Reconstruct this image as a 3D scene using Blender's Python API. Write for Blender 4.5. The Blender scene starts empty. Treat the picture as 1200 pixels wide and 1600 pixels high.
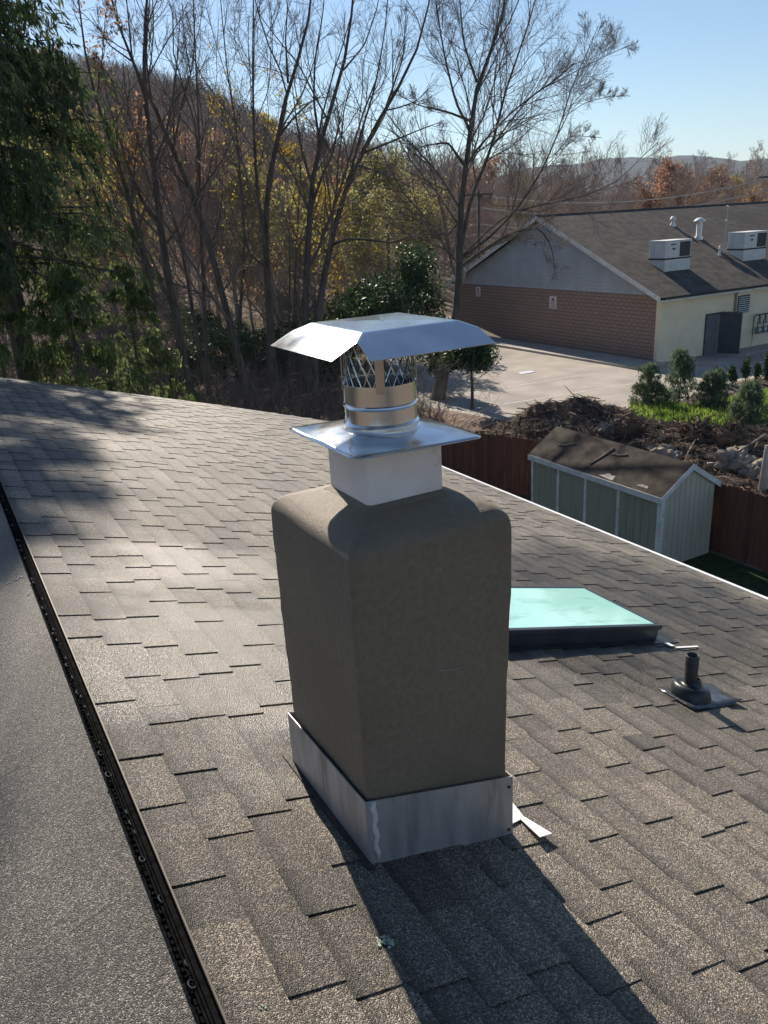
import bpy, math
import numpy as np
from mathutils import Matrix, Vector
rng = np.random.default_rng(7)
rad = math.radians
S = bpy.context.scene
COL = S.collection

# ---------------------------------------------------------------- camera
CAM = np.array([0.0, 0.0, 8.0])            # metres; X across the roof, Y along the ridge, Z up, parking lot at 0
FPX, ROLL, PITCH, VPX = 1250.0, 3.3, 20.0, -150.0
def cam_basis():
    r, p = rad(ROLL), rad(PITCH)
    dn = np.array([math.sin(r)*math.cos(p), math.cos(r)*math.cos(p), math.sin(p)])
    a = (VPX-600)/FPX
    Y = np.array([a, -(a*dn[0]+dn[2])/dn[1], 1.0]); Y /= np.linalg.norm(Y)
    return np.array([np.cross(Y, -dn), Y, -dn])
RC = cam_basis()
cd = bpy.data.cameras.new('camera'); cam = bpy.data.objects.new('camera', cd); COL.objects.link(cam)
cd.sensor_fit = 'VERTICAL'; cd.sensor_height = 24.0; cd.lens = 24.0*FPX/1600; cd.clip_start = 0.05; cd.clip_end = 12000
m3 = RC @ np.diag([1, -1, -1])
cam.matrix_world = Matrix.Translation(Vector(CAM)) @ Matrix(m3.tolist()).to_4x4()
S.camera = cam
# ---------------------------------------------------------------- sky, sun, exposure
SUN_AZ, SUN_EL = rad(9.0), rad(34.0)        # azimuth measured from +Y towards +X
W = bpy.data.worlds.new('World'); S.world = W; W.use_nodes = True
nt = W.node_tree; bg = nt.nodes['Background']
sk = nt.nodes.new('ShaderNodeTexSky'); sk.sky_type = 'NISHITA'; sk.sun_disc = False
sk.sun_elevation = SUN_EL; sk.sun_rotation = SUN_AZ; sk.air_density = 1.0; sk.dust_density = 0.12; sk.ozone_density = 2.5; sk.altitude = 100
nt.links.new(sk.outputs[0], bg.inputs[0]); bg.inputs[1].default_value = 0.072
sd = bpy.data.lights.new('sun', 'SUN'); sd.energy = 5.0; sd.angle = rad(0.53); sd.color = (1.0, 0.90, 0.77)
sun = bpy.data.objects.new('sun', sd); COL.objects.link(sun); sun.location = (0, 0, 60)
sv = Vector((math.sin(SUN_AZ)*math.cos(SUN_EL), math.cos(SUN_AZ)*math.cos(SUN_EL), math.sin(SUN_EL)))
sun.rotation_euler = sv.to_track_quat('Z', 'Y').to_euler()
S.view_settings.view_transform = 'Standard'; S.view_settings.look = 'None'
S.view_settings.exposure = 0.62; S.view_settings.gamma = 1.0; S.view_settings.use_curve_mapping = False
S.render.engine = 'CYCLES'; S.render.resolution_x = 768; S.render.resolution_y = 1024
S.cycles.max_bounces = 6; S.cycles.transparent_max_bounces = 8; S.cycles.volume_bounces = 0

# ---------------------------------------------------------------- helpers
def ray(px):
    return RC @ np.array([(px[0]-600)/FPX, (px[1]-800)/FPX, 1.0])
FWD = RC[:, 2].copy(); FWD[2] = 0; FWD /= np.linalg.norm(FWD)      # horizontal viewing direction
def at_dist(px, D):
    v = ray(px); return CAM + v*(D/np.dot(v, FWD))
def at_z(px, z):
    v = ray(px); return CAM + v*((z-CAM[2])/v[2])
def project(P):
    c = RC.T @ (np.asarray(P)-CAM); return 600+FPX*c[0]/c[2], 800+FPX*c[1]/c[2], c[2]
def norm(v):
    return v/np.maximum(np.linalg.norm(v, axis=-1, keepdims=True), 1e-9)

class MB:
    """collects vertices and faces (quads or triangles), with an optional tone per vertex"""
    def __init__(s): s.V = []; s.F = []; s.T = []; s.n = 0
    def add(s, V, F, tone=0.5):
        V = np.asarray(V, float).reshape(-1, 3)
        for f in ([F] if isinstance(F, np.ndarray) else [np.array([q]) for q in F]):
            s.F.append(np.asarray(f, np.int64)+s.n)
        s.V.append(V); s.T.append(np.broadcast_to(np.asarray(tone, float), (len(V),))); s.n += len(V); return s
    def box(s, lo, hi, tone=0.5):
        x0, y0, z0 = lo; x1, y1, z1 = hi
        return s.hexa([(x0,y0,z0),(x1,y0,z0),(x1,y1,z0),(x0,y1,z0),(x0,y0,z1),(x1,y0,z1),(x1,y1,z1),(x0,y1,z1)], tone)
    def hexa(s, v, tone=0.5):
        return s.add(v, np.array([[3,2,1,0],[4,5,6,7],[0,1,5,4],[1,2,6,5],[2,3,7,6],[3,0,4,7]]), tone)
    def prism(s, poly, d, tone=0.5):
        """planar polygon (3D points, counter-clockwise seen from outside) pushed back by vector d"""
        p = np.asarray(poly, float); n = len(p); V = np.vstack([p, p+np.asarray(d, float)])
        F = [list(range(n)), list(range(2*n-1, n-1, -1))]+[[i, i+n, (i+1) % n+n, (i+1) % n] for i in range(n)]
        return s.add(V, F, tone)
    def tubes(s, P, R, sides=4, tone=0.5, cap=False):
        """P (N,K,3), R (N,K): many tubes at once"""
        P = np.asarray(P, float); R = np.asarray(R, float)
        if P.ndim == 2: P = P[None]; R = R[None]
        N, K, _ = P.shape
        T = np.empty_like(P); T[:, 1:-1] = P[:, 2:]-P[:, :-2]; T[:, 0] = P[:, 1]-P[:, 0]; T[:, -1] = P[:, -1]-P[:, -2]
        T = norm(T); mean = norm(T.mean(1)); ref = np.where(np.abs(mean[:, 2:3]) > .8, np.array([[1., 0, 0]]), np.array([[0, 0, 1.]]))
        A = norm(np.cross(T, ref[:, None, :])); B = np.cross(T, A)
        th = np.arange(sides)*2*math.pi/sides
        V = P[:, :, None, :]+R[:, :, None, None]*(np.cos(th)[None, None, :, None]*A[:, :, None, :]+np.sin(th)[None, None, :, None]*B[:, :, None, :])
        idx = np.arange(N*K*sides).reshape(N, K, sides); j = np.roll(idx, -1, axis=2)
        F = np.stack([idx[:, :-1], j[:, :-1], j[:, 1:], idx[:, 1:]], -1).reshape(-1, 4)
        s.add(V.reshape(-1, 3), F, np.repeat(np.broadcast_to(tone, (N,)), K*sides))
        if cap:
            b = s.n-N*K*sides
            for q in range(N):
                s.F.append(np.array([idx[q, -1]+b])); s.F.append(np.array([idx[q, 0][::-1]+b]))
        return s
    def lathe(s, prof, c, n=32, tone=0.5):
        prof = np.asarray(prof, float); th = np.arange(n)*2*math.pi/n
        V = np.stack([c[0]+prof[:, None, 0]*np.cos(th), c[1]+prof[:, None, 0]*np.sin(th), c[2]+np.broadcast_to(prof[:, None, 1], (len(prof), n))], -1)
        idx = np.arange(len(prof)*n).reshape(len(prof), n); j = np.roll(idx, -1, axis=1)
        return s.add(V.reshape(-1, 3), np.stack([idx[:-1], j[:-1], j[1:], idx[1:]], -1).reshape(-1, 4), tone)
    def cards(s, C, A, B, tone=0.5):
        """leaf quads: centre C, half axes A and B (each N,3)"""
        V = np.stack([C-A, C+B*.9-A*.1, C+A, C-B*.9-A*.1], 1); N = len(C)
        return s.add(V.reshape(-1, 3), np.arange(N*4).reshape(N, 4), np.repeat(np.broadcast_to(tone, (N,)), 4))
    def mesh(s, name, off=(0, 0, 0), smooth=False):
        me = bpy.data.meshes.new(name); V = np.vstack(s.V)-np.asarray(off, float)
        me.vertices.add(len(V)); me.vertices.foreach_set('co', V.ravel().astype(np.float32))
        tot = np.concatenate([np.full(len(f), f.shape[1]) for f in s.F]); loops = np.concatenate([f.ravel() for f in s.F])
        me.loops.add(len(loops)); me.loops.foreach_set('vertex_index', loops.astype(np.int32))
        me.polygons.add(len(tot)); me.polygons.foreach_set('loop_start', np.concatenate([[0], np.cumsum(tot)[:-1]]).astype(np.int32))
        me.polygons.foreach_set('loop_total', tot.astype(np.int32))
        a = me.attributes.new('tone', 'FLOAT', 'POINT'); a.data.foreach_set('value', np.concatenate(s.T).astype(np.float32))
        me.update(calc_edges=True); me.validate()
        me.polygons.foreach_set('use_smooth', np.full(len(me.polygons), bool(smooth)))
        return me

def root_loc(o):
    l = Vector((0, 0, 0))
    while o is not None: l += o.location; o = o.parent
    return l
def part(name, mb, mat, parent=None, smooth=False, label=None, kind=None, bevel=0):
    me = mb.mesh(name, root_loc(parent) if parent else (0, 0, 0), smooth); me.materials.append(mat)
    o = bpy.data.objects.new(name, me); COL.objects.link(o); o.parent = parent
    if label: o['label'] = label
    if kind: o['kind'] = kind
    if bevel:
        b = o.modifiers.new('bevel', 'BEVEL'); b.width = bevel; b.segments = 2; b.limit_method = 'ANGLE'
    return o
def tag(o, label, cat, group=None):
    o['label'] = label; o['category'] = cat
    if group: o['group'] = group
    return o
def thing(name, label, cat, loc=(0, 0, 0), group=None):
    o = bpy.data.objects.new(name, None); COL.objects.link(o); o.location = loc; o.empty_display_size = .2
    return tag(o, label, cat, group)
def structure(name, mb, mat, smooth=False):
    o = part(name, mb, mat, None, smooth); o['kind'] = 'structure'; return o
def copy_tree(src, loc, rz, sc, label, group):
    r = src.copy(); COL.objects.link(r); r.location = loc; r.rotation_euler = (0, 0, rz); r.scale = (sc[0], sc[0], sc[1])
    tag(r, label, src['category'], group)
    for ch in src.children:
        c = ch.copy(); COL.objects.link(c); c.parent = r
    return r

# ---------------------------------------------------------------- materials
def mat(name, c1, c2=None, rough=.8, scale=5., detail=6., bump=0., bscale=None, metal=0., spec=.3, tone=0., lo=.35, hi=.65,
        stretch=(1, 1, 1), rvar=0., c3=None, s3=1., trans=0., lo3=.5, hi3=.7, bdist=.01):
    m = bpy.data.materials.new(name); m.use_nodes = True; n = m.node_tree.nodes; L = m.node_tree.links
    b = n['Principled BSDF']; b.inputs['Roughness'].default_value = rough; b.inputs['Metallic'].default_value = metal
    b.inputs['Specular IOR Level'].default_value = spec
    tc = n.new('ShaderNodeTexCoord'); mp = n.new('ShaderNodeMapping'); mp.inputs['Scale'].default_value = stretch
    L.new(tc.outputs['Object'], mp.inputs[0])
    def noise(sc, det=detail):
        t = n.new('ShaderNodeTexNoise'); t.inputs['Scale'].default_value = sc; t.inputs['Detail'].default_value = det
        L.new(mp.outputs[0], t.inputs['Vector']); return t.outputs['Fac']
    def ramp(src, a, z, p0, p1):
        r = n.new('ShaderNodeValToRGB'); r.color_ramp.elements[0].position = p0; r.color_ramp.elements[1].position = p1
        r.color_ramp.elements[0].color = (*a, 1); r.color_ramp.elements[1].color = (*z, 1); L.new(src, r.inputs[0]); return r.outputs[0]
    nz = noise(scale)
    col = ramp(nz, c1, c2 or c1, lo, hi)
    if c3 is not None:
        mx = n.new('ShaderNodeMix'); mx.data_type = 'RGBA'; L.new(ramp(noise(s3, 5), (0, 0, 0), (1, 1, 1), lo3, hi3), mx.inputs[0])
        L.new(col, mx.inputs[6]); mx.inputs[7].default_value = (*c3, 1); col = mx.outputs[2]
    if tone:
        at = n.new('ShaderNodeAttribute'); at.attribute_name = 'tone'
        mr = n.new('ShaderNodeMapRange'); mr.inputs[3].default_value = 1-tone; mr.inputs[4].default_value = 1+tone; L.new(at.outputs['Fac'], mr.inputs[0])
        vm = n.new('ShaderNodeVectorMath'); vm.operation = 'SCALE'; L.new(col, vm.inputs[0]); L.new(mr.outputs[0], vm.inputs['Scale']); col = vm.outputs[0]
    L.new(col, b.inputs['Base Color'])
    if rvar:
        mr = n.new('ShaderNodeMapRange'); mr.inputs[1].default_value = .3; mr.inputs[2].default_value = .7
        mr.inputs[3].default_value = rough-rvar; mr.inputs[4].default_value = rough+rvar; L.new(noise(s3, 4), mr.inputs[0]); L.new(mr.outputs[0], b.inputs['Roughness'])
    if bump:
        bp = n.new('ShaderNodeBump'); bp.inputs['Strength'].default_value = bump; bp.inputs['Distance'].default_value = bdist
        L.new(noise(bscale or scale*2, 3), bp.inputs['Height']); L.new(bp.outputs[0], b.inputs['Normal'])
    if trans:
        tr = n.new('ShaderNodeBsdfTranslucent'); ms = n.new('ShaderNodeMixShader'); ms.inputs[0].default_value = trans
        L.new(col, tr.inputs[0]); L.new(b.outputs[0], ms.inputs[1]); L.new(tr.outputs[0], ms.inputs[2])
        L.new(ms.outputs[0], n['Material Output'].inputs[0])
    return m
M = {}
def granule_mat(name, stops, tone, big, bscale, rough, damp=()):
    """mineral granules: one random shade per Voronoi cell, with relief, blends between pieces and worn patches"""
    m = bpy.data.materials.new(name); m.use_nodes = True; n = m.node_tree.nodes; L = m.node_tree.links; b = n['Principled BSDF']
    tc = n.new('ShaderNodeTexCoord'); vo = n.new('ShaderNodeTexVoronoi'); vo.inputs['Scale'].default_value = 310; L.new(tc.outputs['Object'], vo.inputs['Vector'])
    sp = n.new('ShaderNodeSeparateColor'); L.new(vo.outputs['Color'], sp.inputs[0])
    r = n.new('ShaderNodeValToRGB'); e = r.color_ramp.elements; e[0].position, e[0].color = stops[0][0], (*stops[0][1], 1); e[1].position, e[1].color = stops[-1][0], (*stops[-1][1], 1)
    for p, c in stops[1:-1]: x = e.new(p); x.color = (*c, 1)
    L.new(sp.outputs[0], r.inputs[0]); col = r.outputs[0]
    nz = n.new('ShaderNodeTexNoise'); nz.inputs['Scale'].default_value = bscale; nz.inputs['Detail'].default_value = 6; L.new(tc.outputs['Object'], nz.inputs['Vector'])
    mr = n.new('ShaderNodeMapRange'); mr.inputs[1].default_value = .3; mr.inputs[2].default_value = .7; mr.inputs[3].default_value = 1-big; mr.inputs[4].default_value = 1+big; L.new(nz.outputs['Fac'], mr.inputs[0])
    at = n.new('ShaderNodeAttribute'); at.attribute_name = 'tone'; m2 = n.new('ShaderNodeMapRange'); m2.inputs[3].default_value = 1-tone; m2.inputs[4].default_value = 1+tone; m2.clamp = False; L.new(at.outputs['Fac'], m2.inputs[0])
    mu = n.new('ShaderNodeMath'); mu.operation = 'MULTIPLY'; L.new(mr.outputs[0], mu.inputs[0]); L.new(m2.outputs[0], mu.inputs[1])
    vm = n.new('ShaderNodeVectorMath'); vm.operation = 'SCALE'; L.new(col, vm.inputs[0]); L.new(mu.outputs[0], vm.inputs['Scale']); L.new(vm.outputs[0], b.inputs['Base Color'])
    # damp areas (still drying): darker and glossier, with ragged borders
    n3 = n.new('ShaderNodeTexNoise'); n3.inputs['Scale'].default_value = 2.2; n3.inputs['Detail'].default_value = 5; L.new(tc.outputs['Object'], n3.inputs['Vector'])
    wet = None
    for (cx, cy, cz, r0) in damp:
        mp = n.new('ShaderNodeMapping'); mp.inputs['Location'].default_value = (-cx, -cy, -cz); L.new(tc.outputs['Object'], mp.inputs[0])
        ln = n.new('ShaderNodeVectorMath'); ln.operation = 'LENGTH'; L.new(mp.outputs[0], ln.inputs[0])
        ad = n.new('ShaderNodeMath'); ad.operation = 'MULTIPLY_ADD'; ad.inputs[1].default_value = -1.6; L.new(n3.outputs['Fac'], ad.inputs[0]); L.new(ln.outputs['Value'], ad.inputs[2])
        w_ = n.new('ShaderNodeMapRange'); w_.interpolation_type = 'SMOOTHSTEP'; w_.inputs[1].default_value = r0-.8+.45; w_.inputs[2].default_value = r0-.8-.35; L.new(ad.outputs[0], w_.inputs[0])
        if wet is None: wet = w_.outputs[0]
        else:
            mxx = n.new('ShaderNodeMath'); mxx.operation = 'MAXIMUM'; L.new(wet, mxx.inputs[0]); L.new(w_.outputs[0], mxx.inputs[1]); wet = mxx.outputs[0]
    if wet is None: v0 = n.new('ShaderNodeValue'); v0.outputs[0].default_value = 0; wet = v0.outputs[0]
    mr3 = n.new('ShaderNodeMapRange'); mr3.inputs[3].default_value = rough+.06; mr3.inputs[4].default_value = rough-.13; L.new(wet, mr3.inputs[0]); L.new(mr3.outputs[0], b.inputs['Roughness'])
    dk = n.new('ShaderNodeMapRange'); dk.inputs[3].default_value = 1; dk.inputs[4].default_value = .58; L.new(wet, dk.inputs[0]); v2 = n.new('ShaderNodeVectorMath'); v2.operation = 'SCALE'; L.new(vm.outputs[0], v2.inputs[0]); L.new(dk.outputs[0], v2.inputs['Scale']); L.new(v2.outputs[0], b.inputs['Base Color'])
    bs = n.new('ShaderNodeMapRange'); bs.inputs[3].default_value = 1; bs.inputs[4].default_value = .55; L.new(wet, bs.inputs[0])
    b.inputs['Specular IOR Level'].default_value = .62
    bp = n.new('ShaderNodeBump'); bp.inputs['Strength'].default_value = 1; bp.inputs['Distance'].default_value = .0035; bp.invert = True; L.new(vo.outputs['Distance'], bp.inputs['Height'])
    bp.inputs['Height'].default_value = 1; vs = n.new('ShaderNodeMath'); vs.operation = 'MULTIPLY'; vs.inputs[1].default_value = 1.0; L.new(vo.outputs['Distance'], vs.inputs[0]); L.new(vs.outputs[0], bp.inputs['Height'])
    L.new(bs.outputs[0], bp.inputs['Strength']); L.new(bp.outputs[0], b.inputs['Normal']); return m
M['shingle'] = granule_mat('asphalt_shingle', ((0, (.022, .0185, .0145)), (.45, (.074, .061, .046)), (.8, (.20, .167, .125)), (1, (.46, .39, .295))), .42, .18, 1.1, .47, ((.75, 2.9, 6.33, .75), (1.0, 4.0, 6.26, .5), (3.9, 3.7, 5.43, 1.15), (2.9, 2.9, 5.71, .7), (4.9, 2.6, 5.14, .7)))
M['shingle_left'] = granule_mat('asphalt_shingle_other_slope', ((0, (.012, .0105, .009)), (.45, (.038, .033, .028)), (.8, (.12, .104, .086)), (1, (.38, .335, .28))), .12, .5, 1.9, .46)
M['felt'] = mat('roof_felt', (.02, .02, .02), rough=.9)
M['stucco'] = mat('cement_stucco', (.175, .136, .092), (.25, .20, .142), .60, 55, 9, .8, 380, spec=.5, lo=.25, hi=.75, c3=(.145, .116, .083), s3=1.7, lo3=.40, hi3=.72, bdist=.004)
M['flue'] = mat('painted_flue', (.80, .68, .61), (.90, .81, .75), .7, 6, 6, .15, 60, c3=(.55, .45, .38), s3=14, lo3=.62, hi3=.8)
M['galv'] = mat('galvanised_flashing', (.34, .315, .30), (.50, .465, .45), .42, 3, 6, .06, 12, metal=.35, stretch=(6, 6, .9), c3=(.19, .172, .165), s3=5, lo3=.55, hi3=.8, rvar=.1)
M['steel'] = mat('stainless_steel', (.74, .75, .76), (.84, .85, .86), .24, 5, 5, .02, 14, metal=1, rvar=.07, s3=6)
M['steel_dull'] = mat('brushed_steel_sheet', (.50, .51, .52), (.66, .67, .68), .165, 6, 6, .03, 9, metal=1, rvar=.05, s3=8)
M['caulk'] = mat('white_caulk', (.60, .59, .56), rough=.5, bump=.2, bscale=60)
M['white'] = mat('white_paint', (.62, .61, .58), (.8, .79, .77), .5, 4, 5, c3=(.35, .31, .26), s3=6, lo3=.62, hi3=.8)
M['white_clean'] = mat('white_metal_edge', (.8, .8, .79), (.86, .86, .85), .35, 2, 3)
M['black_plastic'] = mat('black_vent_plastic', (.004, .004, .004), (.012, .012, .012), 1.0, 40, 3, spec=.03)
M['black_rubber'] = mat('black_rubber', (.010, .011, .012), (.03, .033, .035), .38, 14, 4, .2, 30, spec=.5)
M['bronze'] = mat('bronze_metal', (.10, .085, .07), rough=.5, metal=.5)
M['frame'] = mat('dark_skylight_frame', (.03, .034, .042), (.045, .05, .06), .33, 6, 3, spec=.5)
M['glass'] = mat('sky_tinted_skylight_glass', (.36, .72, .64), (.48, .82, .75), .06, 1.1, 9, spec=1.0, lo=.3, hi=.7, c3=(.25, .52, .45), s3=4.5, lo3=.55, hi3=.8, stretch=(1, 2.5, 1), rvar=.05)  # reflected sky and a white interior blind are put into the turquoise
M['siding'] = mat('white_lap_siding', (.46, .46, .47), (.54, .54, .55), .6, 1.2, 4)
M['beige'] = mat('beige_masonry', (.80, .655, .455), (.88, .745, .545), .8, 1.4, 6, .15, 14, c3=(.60, .50, .34), s3=.7, lo3=.6, hi3=.85)
M['roof_far'] = mat('brown_roof_shingles', (.055, .046, .04), (.115, .096, .082), .85, 2.2, 9, .3, 30, stretch=(1, 1, 1), c3=(.06, .05, .045), s3=.35, lo3=.5, hi3=.75)
M['dark_trim'] = mat('dark_trim', (.03, .028, .027), rough=.6)
M['hvac'] = mat('hvac_cabinet', (.62, .62, .60), (.74, .74, .72), .5, 3, 5, c3=(.5, .46, .4), s3=3, lo3=.65, hi3=.85)
M['hvac_grille'] = mat('hvac_coil_grille', (.04, .043, .045), (.08, .085, .09), .5, 30, 2)
M['door_dark'] = mat('dark_grey_door', (.05, .055, .065), (.07, .075, .085), .45, 3, 4)
M['door_grey'] = mat('grey_door_face', (.12, .125, .13), (.16, .165, .17), .5, 3, 4)
M['meter'] = mat('gas_meter_grey', (.17, .18, .18), (.25, .26, .26), .45, 8, 3)
M['yellow'] = mat('yellow_bollard_paint', (.62, .43, .04), (.7, .5, .06), .5, 5, 3)
M['green_wall'] = mat('sage_shed_board', (.31, .295, .225), (.38, .36, .285), .75, 2, 7, .15, 40, stretch=(4, 4, .5), c3=(.2, .2, .16), s3=2, lo3=.6, hi3=.8)
M['green_wall2'] = mat('pale_shed_end_board', (.50, .46, .355), (.58, .54, .43), .75, 2, 7, .15, 40, stretch=(4, 4, .5), c3=(.42, .38, .3), s3=2, lo3=.6, hi3=.8)
M['shed_roof'] = mat('mossy_shed_roof', (.018, .014, .012), (.065, .05, .04), .9, 3.2, 9, .5, 40, c3=(.12, .095, .075), s3=1.1, lo3=.52, hi3=.7)
M['fence'] = mat('red_stained_fence', (.12, .050, .034), (.18, .080, .055), .8, 2.5, 7, .2, 30, stretch=(6, 6, .6), tone=.22)
M['fence_grey'] = mat('weathered_fence', (.16, .135, .115), (.24, .205, .18), .85, 2.5, 7, .2, 30, stretch=(6, 6, .6))
M['asphalt'] = mat('old_asphalt', (.32, .29, .25), (.40, .365, .32), .9, .8, 10, .2, 40, c3=(.22, .2, .178), s3=.25, lo3=.5, hi3=.75)
M['road_paint'] = mat('faded_road_paint', (.42, .4, .37), (.62, .6, .57), .8, 6, 6)
M['concrete'] = mat('concrete_walk', (.34, .32, .29), (.44, .41, .38), .85, 1.5, 7)
M['litter'] = mat('leaf_litter_ground', (.10, .073, .053), (.26, .19, .14), .95, 1.6, 10, .5, 5, c3=(.075, .07, .035), s3=.12, lo3=.45, hi3=.65, bdist=.1)
M['lawn'] = mat('shaded_lawn', (.018, .032, .012), (.045, .065, .02), .95, 6, 8, .5, 30)  # shade over the back yard is put into this dark green
M['grassblade'] = mat('sunlit_grass', (.17, .26, .045), (.28, .38, .08), .8, 2, 5, tone=.3, trans=.5)
M['soil'] = mat('dark_mulch', (.022, .016, .012), (.085, .06, .045), .95, 3.5, 9, .9, 9, c3=(.13, .095, .075), s3=.8, lo3=.5, hi3=.7, bdist=.08)
M['chips'] = mat('wood_debris', (.11, .075, .055), (.27, .195, .145), .9, 1.5, 6, tone=.55)
M['rootwood'] = mat('root_wood', (.10, .065, .045), (.22, .15, .11), .9, 5, 7, .4, 30, tone=.3)
M['palewood'] = mat('pale_cut_wood', (.45, .38, .30), (.6, .52, .43), .85, 5, 6, .3, 30)
M['rock'] = mat('boulder_rock', (.22, .175, .13), (.40, .335, .26), .85, 3.5, 9, .5, 14, c3=(.14, .12, .1), s3=2.5, lo3=.55, hi3=.75)
M['bark'] = mat('grey_brown_bark', (.066, .056, .049), (.155, .134, .116), .95, 3, 8, .8, 22, stretch=(3, 3, .5), bdist=.03)
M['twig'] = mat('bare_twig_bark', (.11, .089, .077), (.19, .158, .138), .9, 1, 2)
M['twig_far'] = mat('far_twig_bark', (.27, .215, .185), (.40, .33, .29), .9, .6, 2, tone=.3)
M['needle'] = mat('spruce_needles', (.04, .068, .028), (.12, .165, .065), .75, 1.3, 5, tone=.6, trans=.4)
M['needle2'] = mat('hemlock_needles', (.10, .14, .05), (.24, .29, .11), .75, 1.3, 5, tone=.6, trans=.55)
M['evergreen'] = mat('dark_evergreen_leaf', (.022, .048, .018), (.07, .115, .04), .5, 2, 4, tone=.6, trans=.3)
M['arbor'] = mat('arborvitae_leaf', (.03, .06, .018), (.075, .12, .04), .8, 4, 4, tone=.5, trans=.2)
M['bluegreen'] = mat('young_pine_needles', (.09, .13, .075), (.20, .25, .15), .8, 4, 4, tone=.5, trans=.4)
M['leaf_orange'] = mat('orange_oak_leaf', (.24, .135, .085), (.38, .23, .15), .8, 1, 4, tone=.5, trans=.6)
M['leaf_yellow'] = mat('yellow_autumn_leaf', (.33, .24, .03), (.50, .38, .06), .8, 1, 4, tone=.4, trans=.6)
M['leaf_olive'] = mat('olive_autumn_leaf', (.22, .215, .08), (.36, .33, .13), .8, 1, 4, tone=.4, trans=.6)
M['pole'] = mat('utility_pole_wood', (.075, .062, .052), (.12, .1, .085), .9, 3, 5)
M['wire'] = mat('power_line', (.5, .5, .5), rough=.6)
M['hill_wood'] = mat('far_wooded_hill', (.030, .024, .024), (.085, .062, .052), .95, .05, 12, 1, .08, c3=(.05, .052, .03), s3=.012, lo3=.5, hi3=.65, bdist=6)
M['paper'] = mat('pale_litter', (.6, .62, .68), rough=.6)
M['sign'] = mat('white_sign', (.72, .72, .72), rough=.5)
M['sign_red'] = mat('sign_print', (.35, .08, .07), rough=.5)
M['lichen'] = mat('pale_lichen', (.30, .36, .29), (.42, .47, .4), .9, 30, 3)
M['lichen_pale'] = mat('pale_bare_patch', (.42, .41, .39), (.6, .59, .57), .8, 40, 4)
# brick wall of the building
def brick_mat():
    m = mat('brown_brick', (.2, .1, .08)); n = m.node_tree.nodes; L = m.node_tree.links; b = n['Principled BSDF']
    br = n.new('ShaderNodeTexBrick'); br.inputs['Scale'].default_value = 1.0; br.inputs['Brick Width'].default_value = .42; br.inputs['Row Height'].default_value = .205
    br.inputs['Mortar Size'].default_value = .022; br.inputs['Color1'].default_value = (.31, .215, .175, 1); br.inputs['Color2'].default_value = (.34, .245, .20, 1); br.inputs['Mortar'].default_value = (.19, .14, .115, 1)
    tc = n.new('ShaderNodeTexCoord'); sp = n.new('ShaderNodeSeparateXYZ'); cb = n.new('ShaderNodeCombineXYZ')
    L.new(tc.outputs['Object'], sp.inputs[0]); L.new(sp.outputs[1], cb.inputs[0]); L.new(sp.outputs[2], cb.inputs[1]); L.new(cb.outputs[0], br.inputs['Vector'])
    L.new(br.outputs[0], b.inputs['Base Color']); b.inputs['Roughness'].default_value = .9; return m
M['brick'] = brick_mat()

# ---------------------------------------------------------------- terrain
def sstep(x, a, b):
    t = np.clip((x-a)/(b-a), 0, 1); return t*t*(3-2*t)
def terrain(x, y):
    x = np.asarray(x, float); y = np.asarray(y, float)
    d = -.923*(x-8)+.383*(y-22)
    z = .20*np.log1p(np.exp(np.clip(d/2, -30, 30)))*2*sstep(y, 14, 26)*sstep(120-d, 0, 60)
    z = z+.16*np.maximum(0, y-58)*sstep(d, -75, 25)*sstep(900-y, 0, 500)
    r = np.hypot(x, y); az = np.degrees(np.arctan2(x, y))
    z = z+sstep(r, 900, 2100)*(50*np.exp(-((az-46)/9)**2)+40*np.exp(-((az-35)/12)**2)+34*np.exp(-((az-62)/14)**2)+34)*(1+.03*np.sin(az*1.3)+.015*np.sin(az*4.3+1)+.008*np.sin(az*13))
    z = z+.25*np.sin(x*.21+1.3)*np.sin(y*.17)*sstep(d, 0, 20)
    return z
s_ = np.linspace(-1, 1, 380)
gx = 15+2700*np.sinh(6.2*s_)/math.sinh(6.2); gy = 25+2700*np.sinh(6.2*s_)/math.sinh(6.2)
GX, GY = np.meshgrid(gx, gy, indexing='ij'); GZ = terrain(GX, GY)
i_ = np.arange(380*380).reshape(380, 380)
mb = MB().add(np.stack([GX, GY, GZ], -1).reshape(-1, 3), np.stack([i_[:-1, :-1], i_[1:, :-1], i_[1:, 1:], i_[:-1, 1:]], -1).reshape(-1, 4))
ground = structure('ground', mb, M['litter'], True)
ground.data.materials.append(M['hill_wood'])
rr = np.hypot(GX, GY)[:-1, :-1].ravel(); ground.data.polygons.foreach_set('material_index', (rr > 420).astype(np.int32))
def sheet(name, poly, z, m):
    p = [(a, b, z) for a, b in poly]
    return structure(name, MB().add(p, [list(range(len(p)))]), m)
sheet('parking_lot', [(19.8, 26), (22, 23.6), (27, 23.2), (31, 24.4), (70, 24.4), (70, 70), (33, 70), (24, 46), (18.5, 32)], .012, M['asphalt'])
sheet('back_yard_lawn', [(5.0, -6), (15.4, -6), (15.4, 23), (5.0, 23)], .010, M['lawn'])
sheet('grass_verge', [(24.5, 14), (46, 8), (46, 22.8), (32, 22.6), (28.2, 21.6)], .022, M['lawn'])
lawn_soil = sheet('planting_soil', [(16, 8), (25, 8), (30, 20), (46, 22.9), (46, 24.1), (31, 24.1), (26.9, 23.3), (22, 23.7), (19.4, 25.2), (15.8, 22)], .017, M['soil'])

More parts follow.
